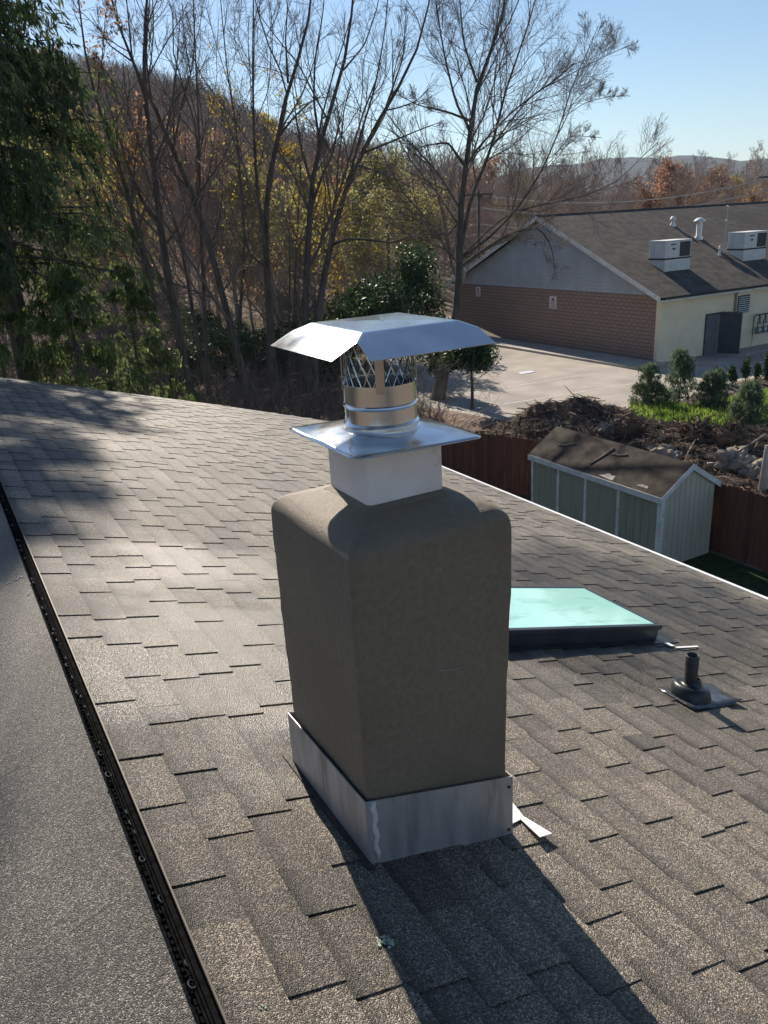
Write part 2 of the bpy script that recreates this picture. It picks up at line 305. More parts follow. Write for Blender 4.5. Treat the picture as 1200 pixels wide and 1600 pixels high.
# ---------------------------------------------------------------- house with the shingled roof
SL = rad(16.0); CS, SN = math.cos(SL), math.sin(SL)
RX, RZ = .231, 8-(1.4+.231*SN)/CS
def RP(u, v, w=0.):
    return np.array([RX+u*CS+w*SN, v, RZ-u*SN+w*CS])
EXP = .1431; NC = 37; UE = NC*EXP
def rake(u):                                   # the gable edge is not quite straight
    return float(np.interp(u, [0, 1.5, 3.4, 4.6, 5.4], [11.60, 11.68, 11.72, 11.55, 11.40]))
house = thing('house', 'house whose grey-brown shingle roof carries the chimney in the foreground', 'house', (0, 0, 0))
mb = MB()
wx0, wx1, wy0, wy1 = -4.4, 4.9, -5.6, 11.2
mb.box((wx0, wy0, 0), (wx0+.2, wy1, 5.0)).box((wx1-.2, wy0, 0), (wx1, wy1, 4.95))
for y in (wy0, wy1-.2):
    mb.prism([(wx0+.2, y, 0), (wx1-.2, y, 0), (wx1-.2, y, RZ-(wx1-RX)*SN/CS-.12), (RX, y, RZ-.16), (wx0+.2, y, 4.95)], (0, .2, 0))
part('wall', mb, M['siding'], house)
roof = part('roof', MB().hexa([RP(0, -6, -.12), RP(UE-.02, -6, -.12), RP(UE-.02, 11.36, -.12), RP(0, 11.56, -.12), RP(0, -6, -.012), RP(UE-.02, -6, -.012), RP(UE-.02, 11.36, -.012), RP(0, 11.56, -.012)]), M['felt'], house)
pieces = []
for c in range(NC):
    v = -2.2-rng.random()*.3; raised = rng.random() < .5; u0 = c*EXP; strip = rng.random()
    end = rake(u0+EXP/2)
    while v < end-.02:
        wd = rng.choice([.10, .15, .19, .24, .30]) if raised else rng.choice([.09, .13, .17, .22])
        wd *= rng.uniform(.88, 1.12); v1 = min(v+wd, end)
        if end-v1 < .05: v1 = end
        if rng.random() < .25: strip = rng.random()
        t = rng.uniform(.0068, .0098) if raised else rng.uniform(.0036, .0046)
        ub = u0+EXP+rng.uniform(-.002, .003); w0 = .0054 if raised else .0004
        sk = rng.uniform(-.003, .003)
        tone = np.clip(.34*strip+.30+(.12 if raised else 0)+rng.normal(0, .2), 0, 1)
        # the cover strip next to the chimney and skylight is left to the flashing
        pieces.append((max(.001, u0-(.004 if raised else .012)), ub, v, v1, w0, t, sk, tone)); v = v1+.0006; raised = not raised if rng.random() < .9 else raised
def piece_hexa(mb, p):
    ua, ub, v, v1, w0, t, sk, tone = p
    q = [ua, ua+.030, ua+.060, ub]; wt = [w0+(t-w0)*(x-ua)/(ub-ua) for x in q]       # printed shadow band at the head of each tab
    tn = [tone-.85, tone-.45, tone, tone]; V = []; T = []
    for x, w, k in zip(q, wt, tn):
        f = (x-ua)/(ub-ua); V += [RP(x, v+sk*(1-f), w), RP(x, v1, w), RP(x, v+sk*(1-f), -.010), RP(x, v1, -.010)]; T += [k]*4
    F = []
    for a in range(3):
        b = 4*a; F += [[b, b+4, b+5, b+1], [b+2, b+6, b+4, b], [b+1, b+5, b+7, b+3]]
    F += [[12, 14, 15, 13]]
    mb.add(V, np.array(F), np.array(T))
def seen_area(p):
    q = RP((p[0]+p[1])/2, (p[2]+p[3])/2); x, y, d = project(q)
    if d < .3 or not (-40 < x < 1240 and 0 < y < 1640): return 0
    return (p[3]-p[2])*(1.4/ d**3)
order = sorted(range(len(pieces)), key=lambda k: -seen_area(pieces[k])); near = set(order[:300])
rest = MB()
for k, p in enumerate(pieces):
    if k in near:
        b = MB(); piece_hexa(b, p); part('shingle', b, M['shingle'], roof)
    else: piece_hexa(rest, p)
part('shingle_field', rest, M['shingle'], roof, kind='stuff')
# drip edges: white at the eave, thin at the gable end
mb = MB().hexa([RP(UE-.03, -6, -.125), RP(UE+.016, -6, -.125), RP(UE+.016, 11.4, -.125), RP(UE-.03, 11.4, -.125), RP(UE-.03, -6, -.0125), RP(UE+.016, -6, -.0125), RP(UE+.016, 11.4, -.0125), RP(UE-.03, 11.4, -.0125)])
mb.hexa([RP(UE+.004, -6, -.012), RP(UE+.044, -6, -.012), RP(UE+.044, 11.4, -.012), RP(UE+.004, 11.4, -.012), RP(UE+.004, -6, .008), RP(UE+.044, -6, .014), RP(UE+.044, 11.4, .014), RP(UE+.004, 11.4, .008)])
part('drip_edge', mb, M['white_clean'], house, label='thin white metal drip edge along the eave')
mb = MB()
us = np.linspace(0, UE, 12)
for a, b in zip(us[:-1], us[1:]):
    ya, yb = rake(a)+.003, rake(b)+.003
    mb.hexa([RP(a, ya, -.14), RP(b, yb, -.14), RP(b, yb+.02, -.14), RP(a, ya+.02, -.14), RP(a, ya, .001), RP(b, yb, .001), RP(b, yb+.02, .001), RP(a, ya+.02, .001)])
part('gable_trim', mb, M['white'], house)
# ridge: metal edge of the upper slope, black corrugated vent strip, then the other slope
mb = MB().hexa([RP(-.004, -3, .0045), RP(.0005, -3, .0045), RP(.0005, 11.6, .0045), RP(-.004, 11.6, .0045), RP(-.004, -3, .0105), RP(.0005, -3, .0105), RP(.0005, 11.6, .0105), RP(-.004, 11.6, .0105)])
part('ridge_edge_strip', mb, M['bronze'], roof, label='thin bronze metal strip along the ridge')
vent = MB(); VW, VD = .035, .036
for k in range(5):                              # stacked corrugated layers stepping down
    a, b = k/5, (k+1)/5
    x1, x0 = RX-.004-VW*a, RX-.004-VW*b-.006; z1 = RZ-.006-VD*a; z0 = z1-VD/5+.002
    vent.box((x0, -3, z0), (x1+.02, 11.6, z1))
ridge_vent = part('ridge_vent', vent, M['black_plastic'], roof, label='black corrugated plastic vent strip along the ridge')
fins = MB(); y = -2.9
while y < 11.5:
    fins.box((RX-VW-.004, y, RZ-VD-.012), (RX-.008, y+.004, RZ-.026+rng.uniform(0, .007))); y += rng.uniform(.018, .03) if y < 5 else .06
part('fin', fins, M['black_plastic'], ridge_vent, kind='stuff')
loops = MB(); y = -1.0; th = np.linspace(0, 2*math.pi, 13)
while y < 9:
    r = rng.uniform(.008, .012); cx, cz = RX-.004-VW*rng.uniform(.25, .85), RZ-.018
    ring = np.stack([cx+r*.75*np.cos(th), y+r*1.2*np.sin(th), cz-.3*r*np.cos(th)], -1); loops.tubes(ring, np.full(13, .0019), 5); y += rng.choice([.05, .07, .12, .2])*rng.uniform(.8, 1.2)
part('vent_loop', loops, mat('glossy_vent_loop', (.05, .048, .046), rough=.3, spec=.5), ridge_vent, kind='stuff')
def LP(u, v, w=0.):                             # the other slope, falling to the left
    return np.array([RX-.039-u*CS-w*SN, v, RZ-.045-u*SN+w*CS])
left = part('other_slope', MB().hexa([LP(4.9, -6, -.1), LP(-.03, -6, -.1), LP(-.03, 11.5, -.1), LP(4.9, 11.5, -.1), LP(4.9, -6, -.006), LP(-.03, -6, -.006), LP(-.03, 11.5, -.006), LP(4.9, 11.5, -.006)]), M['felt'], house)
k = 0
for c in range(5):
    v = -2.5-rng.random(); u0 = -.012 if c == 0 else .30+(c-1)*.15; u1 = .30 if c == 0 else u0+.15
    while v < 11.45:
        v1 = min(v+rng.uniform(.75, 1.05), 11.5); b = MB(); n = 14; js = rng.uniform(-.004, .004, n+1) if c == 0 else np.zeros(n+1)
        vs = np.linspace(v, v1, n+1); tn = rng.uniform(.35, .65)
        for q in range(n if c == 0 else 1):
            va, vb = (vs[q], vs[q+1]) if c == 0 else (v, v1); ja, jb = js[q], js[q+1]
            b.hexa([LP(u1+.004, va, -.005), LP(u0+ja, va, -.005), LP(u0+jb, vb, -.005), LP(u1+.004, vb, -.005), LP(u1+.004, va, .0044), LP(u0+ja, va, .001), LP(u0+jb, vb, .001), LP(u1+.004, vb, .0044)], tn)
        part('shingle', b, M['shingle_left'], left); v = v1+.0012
# bare streaks and lichen on the shingles are small raised crusts
def crust(name, u, v, r, n, m, P=RP, parent=roof, w=.011):
    b = MB()
    for q in range(n):
        a = rng.uniform(0, 6.28); d = r*math.sqrt(rng.random()); c = P(u+d*math.cos(a), v+d*math.sin(a), w); s = rng.uniform(.15, .35)*r
        e = rng.uniform(0, 6.28, 1)[0]
        pts = [c+(P(u+s*math.cos(e+t)*rng.uniform(.5, 1), v+s*math.sin(e+t)*rng.uniform(.5, 1), w)-P(u, v, w)) for t in np.arange(6)*1.047]
        b.prism(pts[::-1] if P is RP else pts, P(0, 0, -.003)-P(0, 0, 0))
    return part(name, b, m, parent)
def roof_uv(px):
    v = ray(px); n = np.array([SN, 0, CS]); P = CAM+v*(-1.4/np.dot(n, v)); return (P[0]-RX)/CS, P[1]
u, v = roof_uv((600, 1477)); crust('lichen', u, v, .022, 22, M['lichen'])
u, v = roof_uv((412, 1580)); crust('lichen', u, v, .010, 6, M['lichen'])

def left_uv(px):
    v = ray(px); n_ = np.array([-SN, 0, CS]); P = CAM+v*(np.dot(n_, LP(0, 0)-CAM)/np.dot(n_, v)); return (RX-.039-P[0])/CS, P[1]
for px, r_, k_ in (((48, 912), .018, 10), ((30, 905), .020, 9), ((14, 912), .014, 6), ((36, 872), .010, 5), ((44, 930), .010, 5)):
    u, v = left_uv(px); crust('mineral_stain', u, v, r_, k_, M['lichen_pale'], LP, left, .0058)
# ---------------------------------------------------------------- chimney
def ring(cx, cy, hx, hy, r, z, n=6):
    out = []
    for qx, qy, a0 in ((1, 1, 0), (-1, 1, 90), (-1, -1, 180), (1, -1, 270)):
        for k in range(n):
            a = rad(a0+90*k/(n-1)); out.append((cx+qx*(hx-r)+r*math.cos(a), cy+qy*(hy-r)+r*math.sin(a), z))
    return out
def rings_mesh(mb, R, cap=True):
    n = len(R[0]); V = np.array(R).reshape(-1, 3); idx = np.arange(len(V)).reshape(len(R), n); j = np.roll(idx, -1, 1)
    mb.add(V, np.stack([idx[:-1], j[:-1], j[1:], idx[1:]], -1).reshape(-1, 4))
    if cap: mb.F.append(np.array([idx[-1]])+mb.n-len(V))
    return mb
CX, CY = 1.0, 1.845
chim = thing('chimney', 'grey-brown stuccoed chimney with rounded shoulders rising from the shingle roof', 'chimney', (CX, CY, 6.25))
R = []
lean = lambda z: .012*(z-6.3)
def wob(z): return .004*math.sin(z*9)+.003*math.sin(z*23+1)
zs = [5.9, 6.3, 6.45, 6.6, 6.75, 6.9, 7.05, 7.17, 7.222]
hxs = [.236, .236, .236, .238, .241, .244, .246, .2465, .2455]; hys = [.252, .252, .252, .253, .254, .256, .258, .258, .257]
for z, a, b in zip(zs, hxs, hys): R.append(ring(CX+lean(z)+.3*wob(z), CY, a+.35*wob(z), b+.3*wob(z+1), .013, z, 7))
for a, z in ((.2445, 7.232), (.2405, 7.246), (.231, 7.259), (.214, 7.271), (.192, 7.281), (.167, 7.289), (.144, 7.295), (.124, 7.300), (.108, 7.303), (.09, 7.304)):
    R.append(ring(CX+lean(z), CY, a, a+.012*(a-.1)/.14, .015+(.25-a)*.2, z, 7))
stack = part('stack', rings_mesh(MB(), R), M['stucco'], chim, True)
sm = stack.modifiers.new('sub', 'SUBSURF'); sm.levels = 2; sm.render_levels = 2
tx = bpy.data.textures.new('trowel', 'CLOUDS'); tx.noise_scale = .09; tx.noise_depth = 2
dm = stack.modifiers.new('trowel', 'DISPLACE'); dm.texture = tx; dm.strength = .009; dm.mid_level = .5; dm.texture_coords = 'LOCAL'
# flue tile
FX, FY, FH = CX+.018, CY+.004, .118
mb = rings_mesh(MB(), [ring(FX, FY, FH, FH, .018, z, 6) for z in (7.24, 7.3, 7.36, 7.46)])
part('flue_tile', mb, M['flue'], chim)
mb = rings_mesh(MB(), [ring(FX, FY, FH+w_, FH+w_, .022, z, 6) for w_, z in ((.024, 7.288), (.018, 7.297), (.008, 7.304), (.001, 7.308))], False)
part('mortar_fillet', mb, M['stucco'], chim, True)
part('scratch', MB().tubes(np.array([(CX-.01, CY-.2625, 6.86), (CX+.05, CY-.2632, 6.846), (CX+.09, CY-.2632, 6.842)]), np.array([.0003, .0006, .0003]), 4), M['galv'], chim)
# galvanised base flashing: four sheets, a folded corner and sealant
fz = .205
def apron(mb, x0, y0, x1, y1, nx, ny, hts=(.205, .205), proud=.012):
    # sheet along the roof from (x0,y0) to (x1,y1), outward normal nx,ny
    P = []
    zr = lambda x: RZ-(x-RX)*SN/CS
    a = np.array([x0, y0, zr(x0)-.03]); b = np.array([x1, y1, zr(x1)-.03]); o = np.array([nx, ny, 0])*.0035
    aT = np.array([x0, y0, zr(x0)+hts[0]]); bT = np.array([x1, y1, zr(x1)+hts[1]])
    mb.hexa([a, b, b+o, a+o, aT, bT, bT+o, aT+o])
X0, X1, Y0, Y1 = CX-.2445, CX+.2460, CY-.2620, CY+.262
mb = MB(); apron(mb, X0, Y0, X1, Y0, 0, -1, (.213, .222)); part('front_flashing', mb, M['galv'], chim)
mb = MB(); apron(mb, X0, Y1, X0, Y0-.0036, -1, 0, (.20, .213)); part('side_flashing', mb, M['galv'], chim)
mb = MB(); apron(mb, X1, Y0-.0036, X1, Y1, 1, 0, (.222, .20)); part('side_flashing', mb, M['galv'], chim)
mb = MB(); apron(mb, X1, Y1, X0, Y1, 0, 1, (.2, .2)); part('back_flashing', mb, M['galv'], chim)
zr = lambda x: RZ-(x-RX)*SN/CS
mb = MB()   # flange lying on the shingles on the near and upper side
mb.hexa([(X0-.022, Y0-.03, zr(X0-.022)+.006), (X0-.002, Y0-.03, zr(X0)+.006), (X0-.002, Y1+.05, zr(X0)+.006), (X0-.022, Y1+.05, zr(X0-.022)+.006),
         (X0-.022, Y0-.03, zr(X0-.022)+.0125), (X0-.002, Y0-.03, zr(X0)+.0155), (X0-.002, Y1+.05, zr(X0)+.0155), (X0-.022, Y1+.05, zr(X0-.022)+.0125)])
part('tar_strip', mb, mat('brown_roof_cement', (.035, .026, .02), (.06, .046, .036), .6, 9, 5, .4, 60, spec=.4), chim, label='brown roof cement along the upper side of the chimney foot')
mb = MB(); y = X0; zz = np.linspace(zr(X0)+.012, zr(X0)+.205, 11)   # bead of sealant
pts = np.stack([X0+.022+.004*np.sin(np.arange(11)*1.9), np.full(11, Y0-.004), zz], -1)
mb.tubes(pts, np.array([.004, .007, .008, .006, .008, .009, .006, .007, .008, .009, .006]), 8, cap=True)
part('sealant_bead', mb, M['caulk'], chim, True, label='wavy white bead of sealant down the flashing corner')
for zz in (.03, .19):
    mb = MB(); mb.lathe([(0, -.003), (.005, -.003), (.005, .002), (0, .003)], (0, 0, 0), 10)
    V = mb.V[0].copy(); mb.V[0] = np.stack([V[:, 0]+X1-.012, Y0-.0045+V[:, 2], V[:, 1]+zr(X1)+zz], -1)
    part('nail_head', mb, mat('rusty_nail', (.12, .05, .03), rough=.8), chim)
def roof_strip(pix, w0, w1):
    pts = [RP(*roof_uv(p), w) for p, w in zip(pix, w1)]
    a, b, c = pts[0], pts[1], pts[2]
    if np.dot(np.cross(b-a, c-a), np.array([SN, 0, CS])) < 0: pts = pts[::-1]
    return MB().prism(pts, RP(0, 0, -w0)-RP(0, 0, 0))
part('step_flashing', roof_strip([(793, 1252), (818, 1284), (806, 1290), (790, 1298)], .003, [.016, .016, .016, .016]), M['white_clean'], chim, label='pale flashing strip lying beside the chimney foot')
part('flashing_tail', roof_strip([(808, 1284), (818, 1284), (859, 1316), (840, 1322)], .002, [.018, .018, .032, .032]), M['white_clean'], chim)

# ---------------------------------------------------------------- chimney cap
cap = thing('rain_cap', 'shiny stainless steel chimney cap with mesh collar on a square plate', 'rain cap', (FX, FY, 7.46))
PX, PY = CX+.016, CY+.003
mb = MB()
n = 25; g = np.linspace(-1, 1, n); hx, hy = .194, .207
A, B = np.meshgrid(g, g, indexing='ij'); rr = np.sqrt((A*hx)**2+(B*hy)**2)
Z = 7.466+.018*np.clip((.19-rr)/.09, 0, 1)-.004*np.maximum(np.abs(A), np.abs(B))**8+.002*np.sin(A*4+1)*np.sin(B*3)-.006*A
cut = np.clip(np.abs(A)+np.abs(B)-1.9, 0, 1); Aa = A*(1-.5*cut); Ba = B*(1-.5*cut)
top = np.stack([PX+Aa*hx, PY+Ba*hy, Z], -1); idx = np.arange(n*n).reshape(n, n)
mb.add(top.reshape(-1, 3), np.stack([idx[:-1, :-1], idx[1:, :-1], idx[1:, 1:], idx[:-1, 1:]], -1).reshape(-1, 4))
o = part('base_plate', mb, M['steel_dull'], cap, True); so = o.modifiers.new('s', 'SOLIDIFY'); so.thickness = .0022; so.offset = -1
pr = .0965
prof = [(pr+.008, 7.474), (pr+.008, 7.484), (pr+.003, 7.487), (pr+.003, 7.493), (pr+.0055, 7.4965), (pr+.003, 7.5), (pr, 7.503), (pr, 7.54), (pr+.0035, 7.543), (pr+.0045, 7.546), (pr+.0035, 7.549), (pr, 7.552), (pr, 7.603), (pr-.002, 7.603), (pr-.002, 7.474)]
collar = part('collar', MB().lathe(prof, (PX, PY, 0), 64), M['steel'], cap, True)
e = collar.modifiers.new('e', 'EDGE_SPLIT'); e.split_angle = rad(20)
mb = MB()
for q in range(3):
    a = rad(-112+120*q); mb2 = []
    ca, sa = math.cos(a), math.sin(a)
part_name = 'strap'
for q in range(4):
    a = rad(-118+90*q); d = np.array([math.cos(a), math.sin(a), 0]); t = np.array([-d[1], d[0], 0])*.0115
    c0 = np.array([PX, PY, 7.585])+d*(pr+.0005); c1 = np.array([PX, PY, 7.752])+d*(pr+.0005)
    part('strap', MB().hexa([c0-t, c0+t, c0+t+d*.002, c0-t+d*.002, c1-t, c1+t, c1+t+d*.002, c1-t+d*.002]), M['steel_dull'], cap)
mb = MB(); K = 7; strands = []
for q in range(22):
    for sgn in (1, -1):
        a = q*2*math.pi/22+sgn*np.linspace(0, 1, K)*2*math.pi/22*2.6
        strands.append(np.stack([PX+(pr-.004)*np.cos(a), PY+(pr-.004)*np.sin(a), np.linspace(7.595, 7.752, K)], -1))
mb.tubes(np.array(strands), np.full((44, K), .0017), 4); part('mesh_screen', mb, M['steel_dull'], cap, label='diamond wire mesh between collar and lid')
# lid: flat top with four bent flaps, corners open
TX, TY, ZT = CX+.038, CY+.010, 7.754
ax, ay, ov, dz = .138, .148, .105, .052
def lid_pt(x, y, z): return np.array([TX+x, TY+y, ZT+z-.035*x*0-.02*y*0])
mb = MB()
mb.add([lid_pt(-ax, -ay, 0), lid_pt(ax, -ay, 0), lid_pt(ax, ay, 0), lid_pt(-ax, ay, 0), lid_pt(0, 0, .004)], np.array([[0, 1, 4], [1, 2, 4], [2, 3, 4], [3, 0, 4]]))
def flap(sx, sy):
    # flap beyond the edge whose outward direction is (sx, sy)
    o = np.array([sx, sy]); t = np.array([-sy, sx]); h = ax if sx else ay; e = ay if sx else ax
    P = lambda along, out: lid_pt(*(o*(h+out*ov)+t*along), -dz*out)
    a = [P(-e, 0), P(e, 0), P(e+ov*.32, .32), P(e+ov*.36, 1.0), P(-e-ov*.36, 1.0), P(-e-ov*.32, .32)]
    mb.add(a, [[5, 4, 3, 2, 1, 0]])
for s in ((1, 0), (-1, 0), (0, 1), (0, -1)): flap(*s)
o = part('lid', mb, M['steel_dull'], cap); w = o.modifiers.new('weld', 'WELD'); w.merge_threshold = .0005
b = o.modifiers.new('b', 'BEVEL'); b.width = .006; b.segments = 3; b.limit_method = 'ANGLE'; b.angle_limit = rad(8)
so = o.modifiers.new('s', 'SOLIDIFY'); so.thickness = .0016; so.offset = -1
part('lid_bolt', MB().lathe([(0, .009), (.006, .009), (.006, 0), (.009, 0), (.009, -.004)], (TX, TY, ZT), 10), M['steel'], cap)

# ---------------------------------------------------------------- skylight
sky_l = thing('skylight', 'dark framed skylight with glass painted in a turquoise sky reflection, set in the shingles behind the chimney', 'skylight', tuple(RP(2.6, 3.2)))
u0s, u1s, v0s, v1s = 2.0, 3.245, 2.895, 3.535
def rbox(mb, ua, ub, va, vb, wa, wb):
    return mb.hexa([RP(ua, va, wa), RP(ub, va, wa), RP(ub, vb, wa), RP(ua, vb, wa), RP(ua, va, wb), RP(ub, va, wb), RP(ub, vb, wb), RP(ua, vb, wb)])
mb = MB(); f = .045
rbox(mb, u0s, u1s, v0s, v0s+f, -.01, .075); rbox(mb, u0s, u1s, v1s-f, v1s, -.01, .075); rbox(mb, u0s, u0s+f, v0s+f, v1s-f, -.01, .075); rbox(mb, u1s-f, u1s, v0s+f, v1s-f, -.01, .075)
part('curb', mb, M['frame'], sky_l)
mb = MB(); f = .035; a, b, c, d = u0s-.012, u1s+.012, v0s-.012, v1s+.012
rbox(mb, a, b, c, c+f, .077, .105); rbox(mb, a, b, d-f, d, .077, .105); rbox(mb, a, a+f, c+f, d-f, .077, .105); rbox(mb, b-f, b, c+f, d-f, .077, .105)
part('sash', mb, M['frame'], sky_l, bevel=.005)
part('glass', rbox(MB(), a+f, b-f, c+f, d-f, .085, .1015), M['glass'], sky_l)
mb = MB(); rbox(mb, u0s-.10, u1s+.14, v0s-.055, v0s-.001, .003, .0125); rbox(mb, u1s+.001, u1s+.14, v0s, v1s, .003, .0125)
part('flashing', mb, M['black_rubber'], sky_l)
mb = MB(); rbox(mb, u1s+.002, u1s+.045, v0s-.10, v0s-.056, .0115, .0135); rbox(mb, u1s+.03, u1s+.23, v0s-.13, v0s-.112, .0115, .0135)
part('flashing_strip', mb, M['white_clean'], sky_l, label='pale flashing strip at the near corner of the skylight')

# ---------------------------------------------------------------- plumbing vent
bx, by = 2.875, 2.255; bz = zr(bx)
vp = thing('vent_pipe', 'short black plumbing vent pipe with a cone boot on the shingles', 'vent pipe', (bx, by, bz))
part('pipe', MB().lathe([(.031, -.05), (.031, .235), (.029, .237), (.025, .235), (.025, .1)], (bx, by, bz), 28), M['black_rubber'], vp, True)
prof = [(.105, 0), (.102, .018), (.096, .040), (.087, .060), (.078, .068), (.070, .070), (.062, .066), (.05, .068), (.044, .080), (.040, .098), (.034, .104), (.031, .106)]
mb = MB().lathe(prof, (0, 0, 0), 36); V = mb.V[0].copy()
mb.V[0] = np.stack([bx+V[:, 0]*CS+V[:, 2]*SN*.6, by+V[:, 1], bz-V[:, 0]*SN+V[:, 2]], -1)
part('boot', mb, M['black_rubber'], vp, True)
mb = MB(); ub, vb = (bx-RX)/CS, by; nn = 9
G = np.zeros((nn, 5, 3))
for i, uu in enumerate(np.linspace(ub-.13, ub+.23, nn)):
    for j, vv in enumerate(np.linspace(vb-.13, vb+.10, 5)):
        G[i, j] = RP(uu, vv, .013+(.012*max(0, (uu-ub-.1))/.13*(1+math.sin(j*2.2+i))))
id_ = np.arange(nn*5).reshape(nn, 5)
mb.add(G.reshape(-1, 3), np.stack([id_[:-1, :-1], id_[1:, :-1], id_[1:, 1:], id_[:-1, 1:]], -1).reshape(-1, 4))
o = part('flashing_sheet', mb, mat('wrinkled_dark_flashing', (.03, .035, .045), (.07, .075, .085), .25, 12, 4, .3, 30, spec=.6), vp, True); so = o.modifiers.new('s', 'SOLIDIFY'); so.thickness = .003

# ---------------------------------------------------------------- garden shed
SX0, SX1, SY0, SY1, SH, SR = 13.60, 15.36, 11.85, 16.35, 1.88, 2.43
SM = (SX0+SX1)/2
shed = thing('garden_shed', 'sage green wooden shed with white trim and a worn brown roof behind the house', 'shed', (SM, (SY0+SY1)/2, 0))
part('core', MB().prism([(SX0+.03, SY0+.03, -.05), (SX1-.03, SY0+.03, -.05), (SX1-.03, SY0+.03, SH), (SM, SY0+.03, SR-.06), (SX0+.03, SY0+.03, SH)], (0, SY1-SY0-.06, 0)), M['green_wall'], shed)
nb = 10; xs = np.linspace(SX0+.09, SX1-.01, nb+1)
for a, b in zip(xs[:-1], xs[1:]):
    zt = lambda x: SH+(SR-SH)*(1-abs(x-SM)/(SM-SX0))-.07
    a, b = a+.006, b-.006; pts = [(a, SY0, 0), (b, SY0, 0), (b, SY0, zt(b))]+([(SM, SY0, zt(SM))] if a < SM < b else [])+[(a, SY0, zt(a))]
    part('board', MB().prism(pts, (0, .028, 0)), M['green_wall2'], shed)
dy = [SY0+.11, SY0+1.30, SY0+2.42, SY0+3.44, SY1-.05]
def boards_x(ya, yb, n, m):
    ys = np.linspace(ya, yb, n+1)
    for a, b in zip(ys[:-1], ys[1:]):
        part('board', MB().box((SX0, a+.005, 0), (SX0+.028, b-.005, SH-.05)), m, shed)
boards_x(dy[0], dy[1]-.04, 5, M['green_wall']); boards_x(dy[3]+.04, dy[4], 4, M['green_wall'])
for a, b in ((dy[1], dy[2]), (dy[2], dy[3])):
    d = part('door', MB().box((SX0-.012, a+.045, .05), (SX0+.026, b-.045, SH-.17)), M['green_wall'], shed)
mb = MB()
for yv in (dy[1], dy[2], dy[3]): part('trim', MB().box((SX0-.028, yv-.042, 0), (SX0+.02, yv+.042, SH-.115)), M['white'], shed)
part('door_rail', MB().box((SX0-.034, dy[1]-.06, SH-.17), (SX0+.02, dy[3]+.06, SH-.118)), M['white'], shed)
part('latch', MB().box((SX0-.045, dy[2]-.06, SH-.42), (SX0-.029, dy[2]-.02, SH-.30)), M['white'], shed)
part('corner_board', MB().box((SX0-.022, SY0-.022, 0), (SX0+.085, SY0+.02, SH-.04)), M['white'], shed)
part('corner_board', MB().box((SX0-.022, SY0+.021, 0), (SX0+.02, SY0+.10, SH-.06)), M['white'], shed)
part('corner_board', MB().box((SX0-.022, SY1-.05, 0), (SX0+.02, SY1+.02, SH-.06)), M['white'], shed)
ovh = .10
for sgn in (-1, 1):
    def SPt(d, y, w): # d from ridge outwards
        k = (SR-SH)/(SM-SX0); return np.array([SM+sgn*d, y, SR-k*d+w])
    D = SM-SX0+ovh
    h = [SPt(0, SY0-.06, -.03), SPt(D, SY0-.06, -.03), SPt(D, SY1+.06, -.03), SPt(0, SY1+.06, -.03), SPt(0, SY0-.06, .02), SPt(D, SY0-.06, .02), SPt(D, SY1+.06, .02), SPt(0, SY1+.06, .02)]
    if sgn < 0: h = [h[i] for i in (1, 0, 3, 2, 5, 4, 7, 6)]
    rf = part('roof', MB().hexa(h), M['shed_roof'], shed)
    h = [SPt(.0, SY0-.078, -.13), SPt(D+.01, SY0-.078, -.13), SPt(D+.01, SY0-.061, -.13), SPt(.0, SY0-.061, -.13), SPt(.0, SY0-.078, .012), SPt(D+.01, SY0-.078, .012), SPt(D+.01, SY0-.061, .012), SPt(.0, SY0-.061, .012)]
    if sgn < 0: h = [h[i] for i in (1, 0, 3, 2, 5, 4, 7, 6)]
    part('rake_board', MB().hexa(h), M['white'], shed)
    if sgn < 0:
        mb = MB(); x = SX0-ovh-.018
        mb.box((x, SY0-.06, SPt(D, 0, -.13)[2]), (x+.017, SY1+.06, SPt(D, 0, .012)[2])); part('fascia', mb, M['white'], shed)
        for q in range(9):   # torn shingle scraps along the eave
            y = rng.uniform(SY0+.1, SY1-.2); L_ = rng.uniform(.12, .5); dd = D-rng.uniform(.0, .10)
            h = [SPt(dd+rng.uniform(0, .04), y, .021), SPt(dd-.09*rng.random()-.03, y+.02, .021), SPt(dd-.06, y+L_*.6, .021), SPt(dd, y+L_, .021)]
            part('peeling_scrap', MB().prism(h[::-1], (0, 0, .006)), M['concrete'] if q % 3 == 0 else M['shed_roof'], rf)
        for y0_, d0, y1_, d1, m in ((14.05, .18, 14.3, .75, 'twig'), (14.1, .18, 14.25, .62, 'twig'), (13.55, .25, 13.95, .33, 'twig_far'), (15.3, .35, 15.75, .52, 'twig_far')):
            part('stick', MB().tubes(np.array([SPt(d0, y0_, .04), SPt((d0+d1)/2+.03, (y0_+y1_)/2, .035), SPt(d1, y1_, .04)]), np.array([.022, .02, .015]), 6, cap=True), M[m], rf)

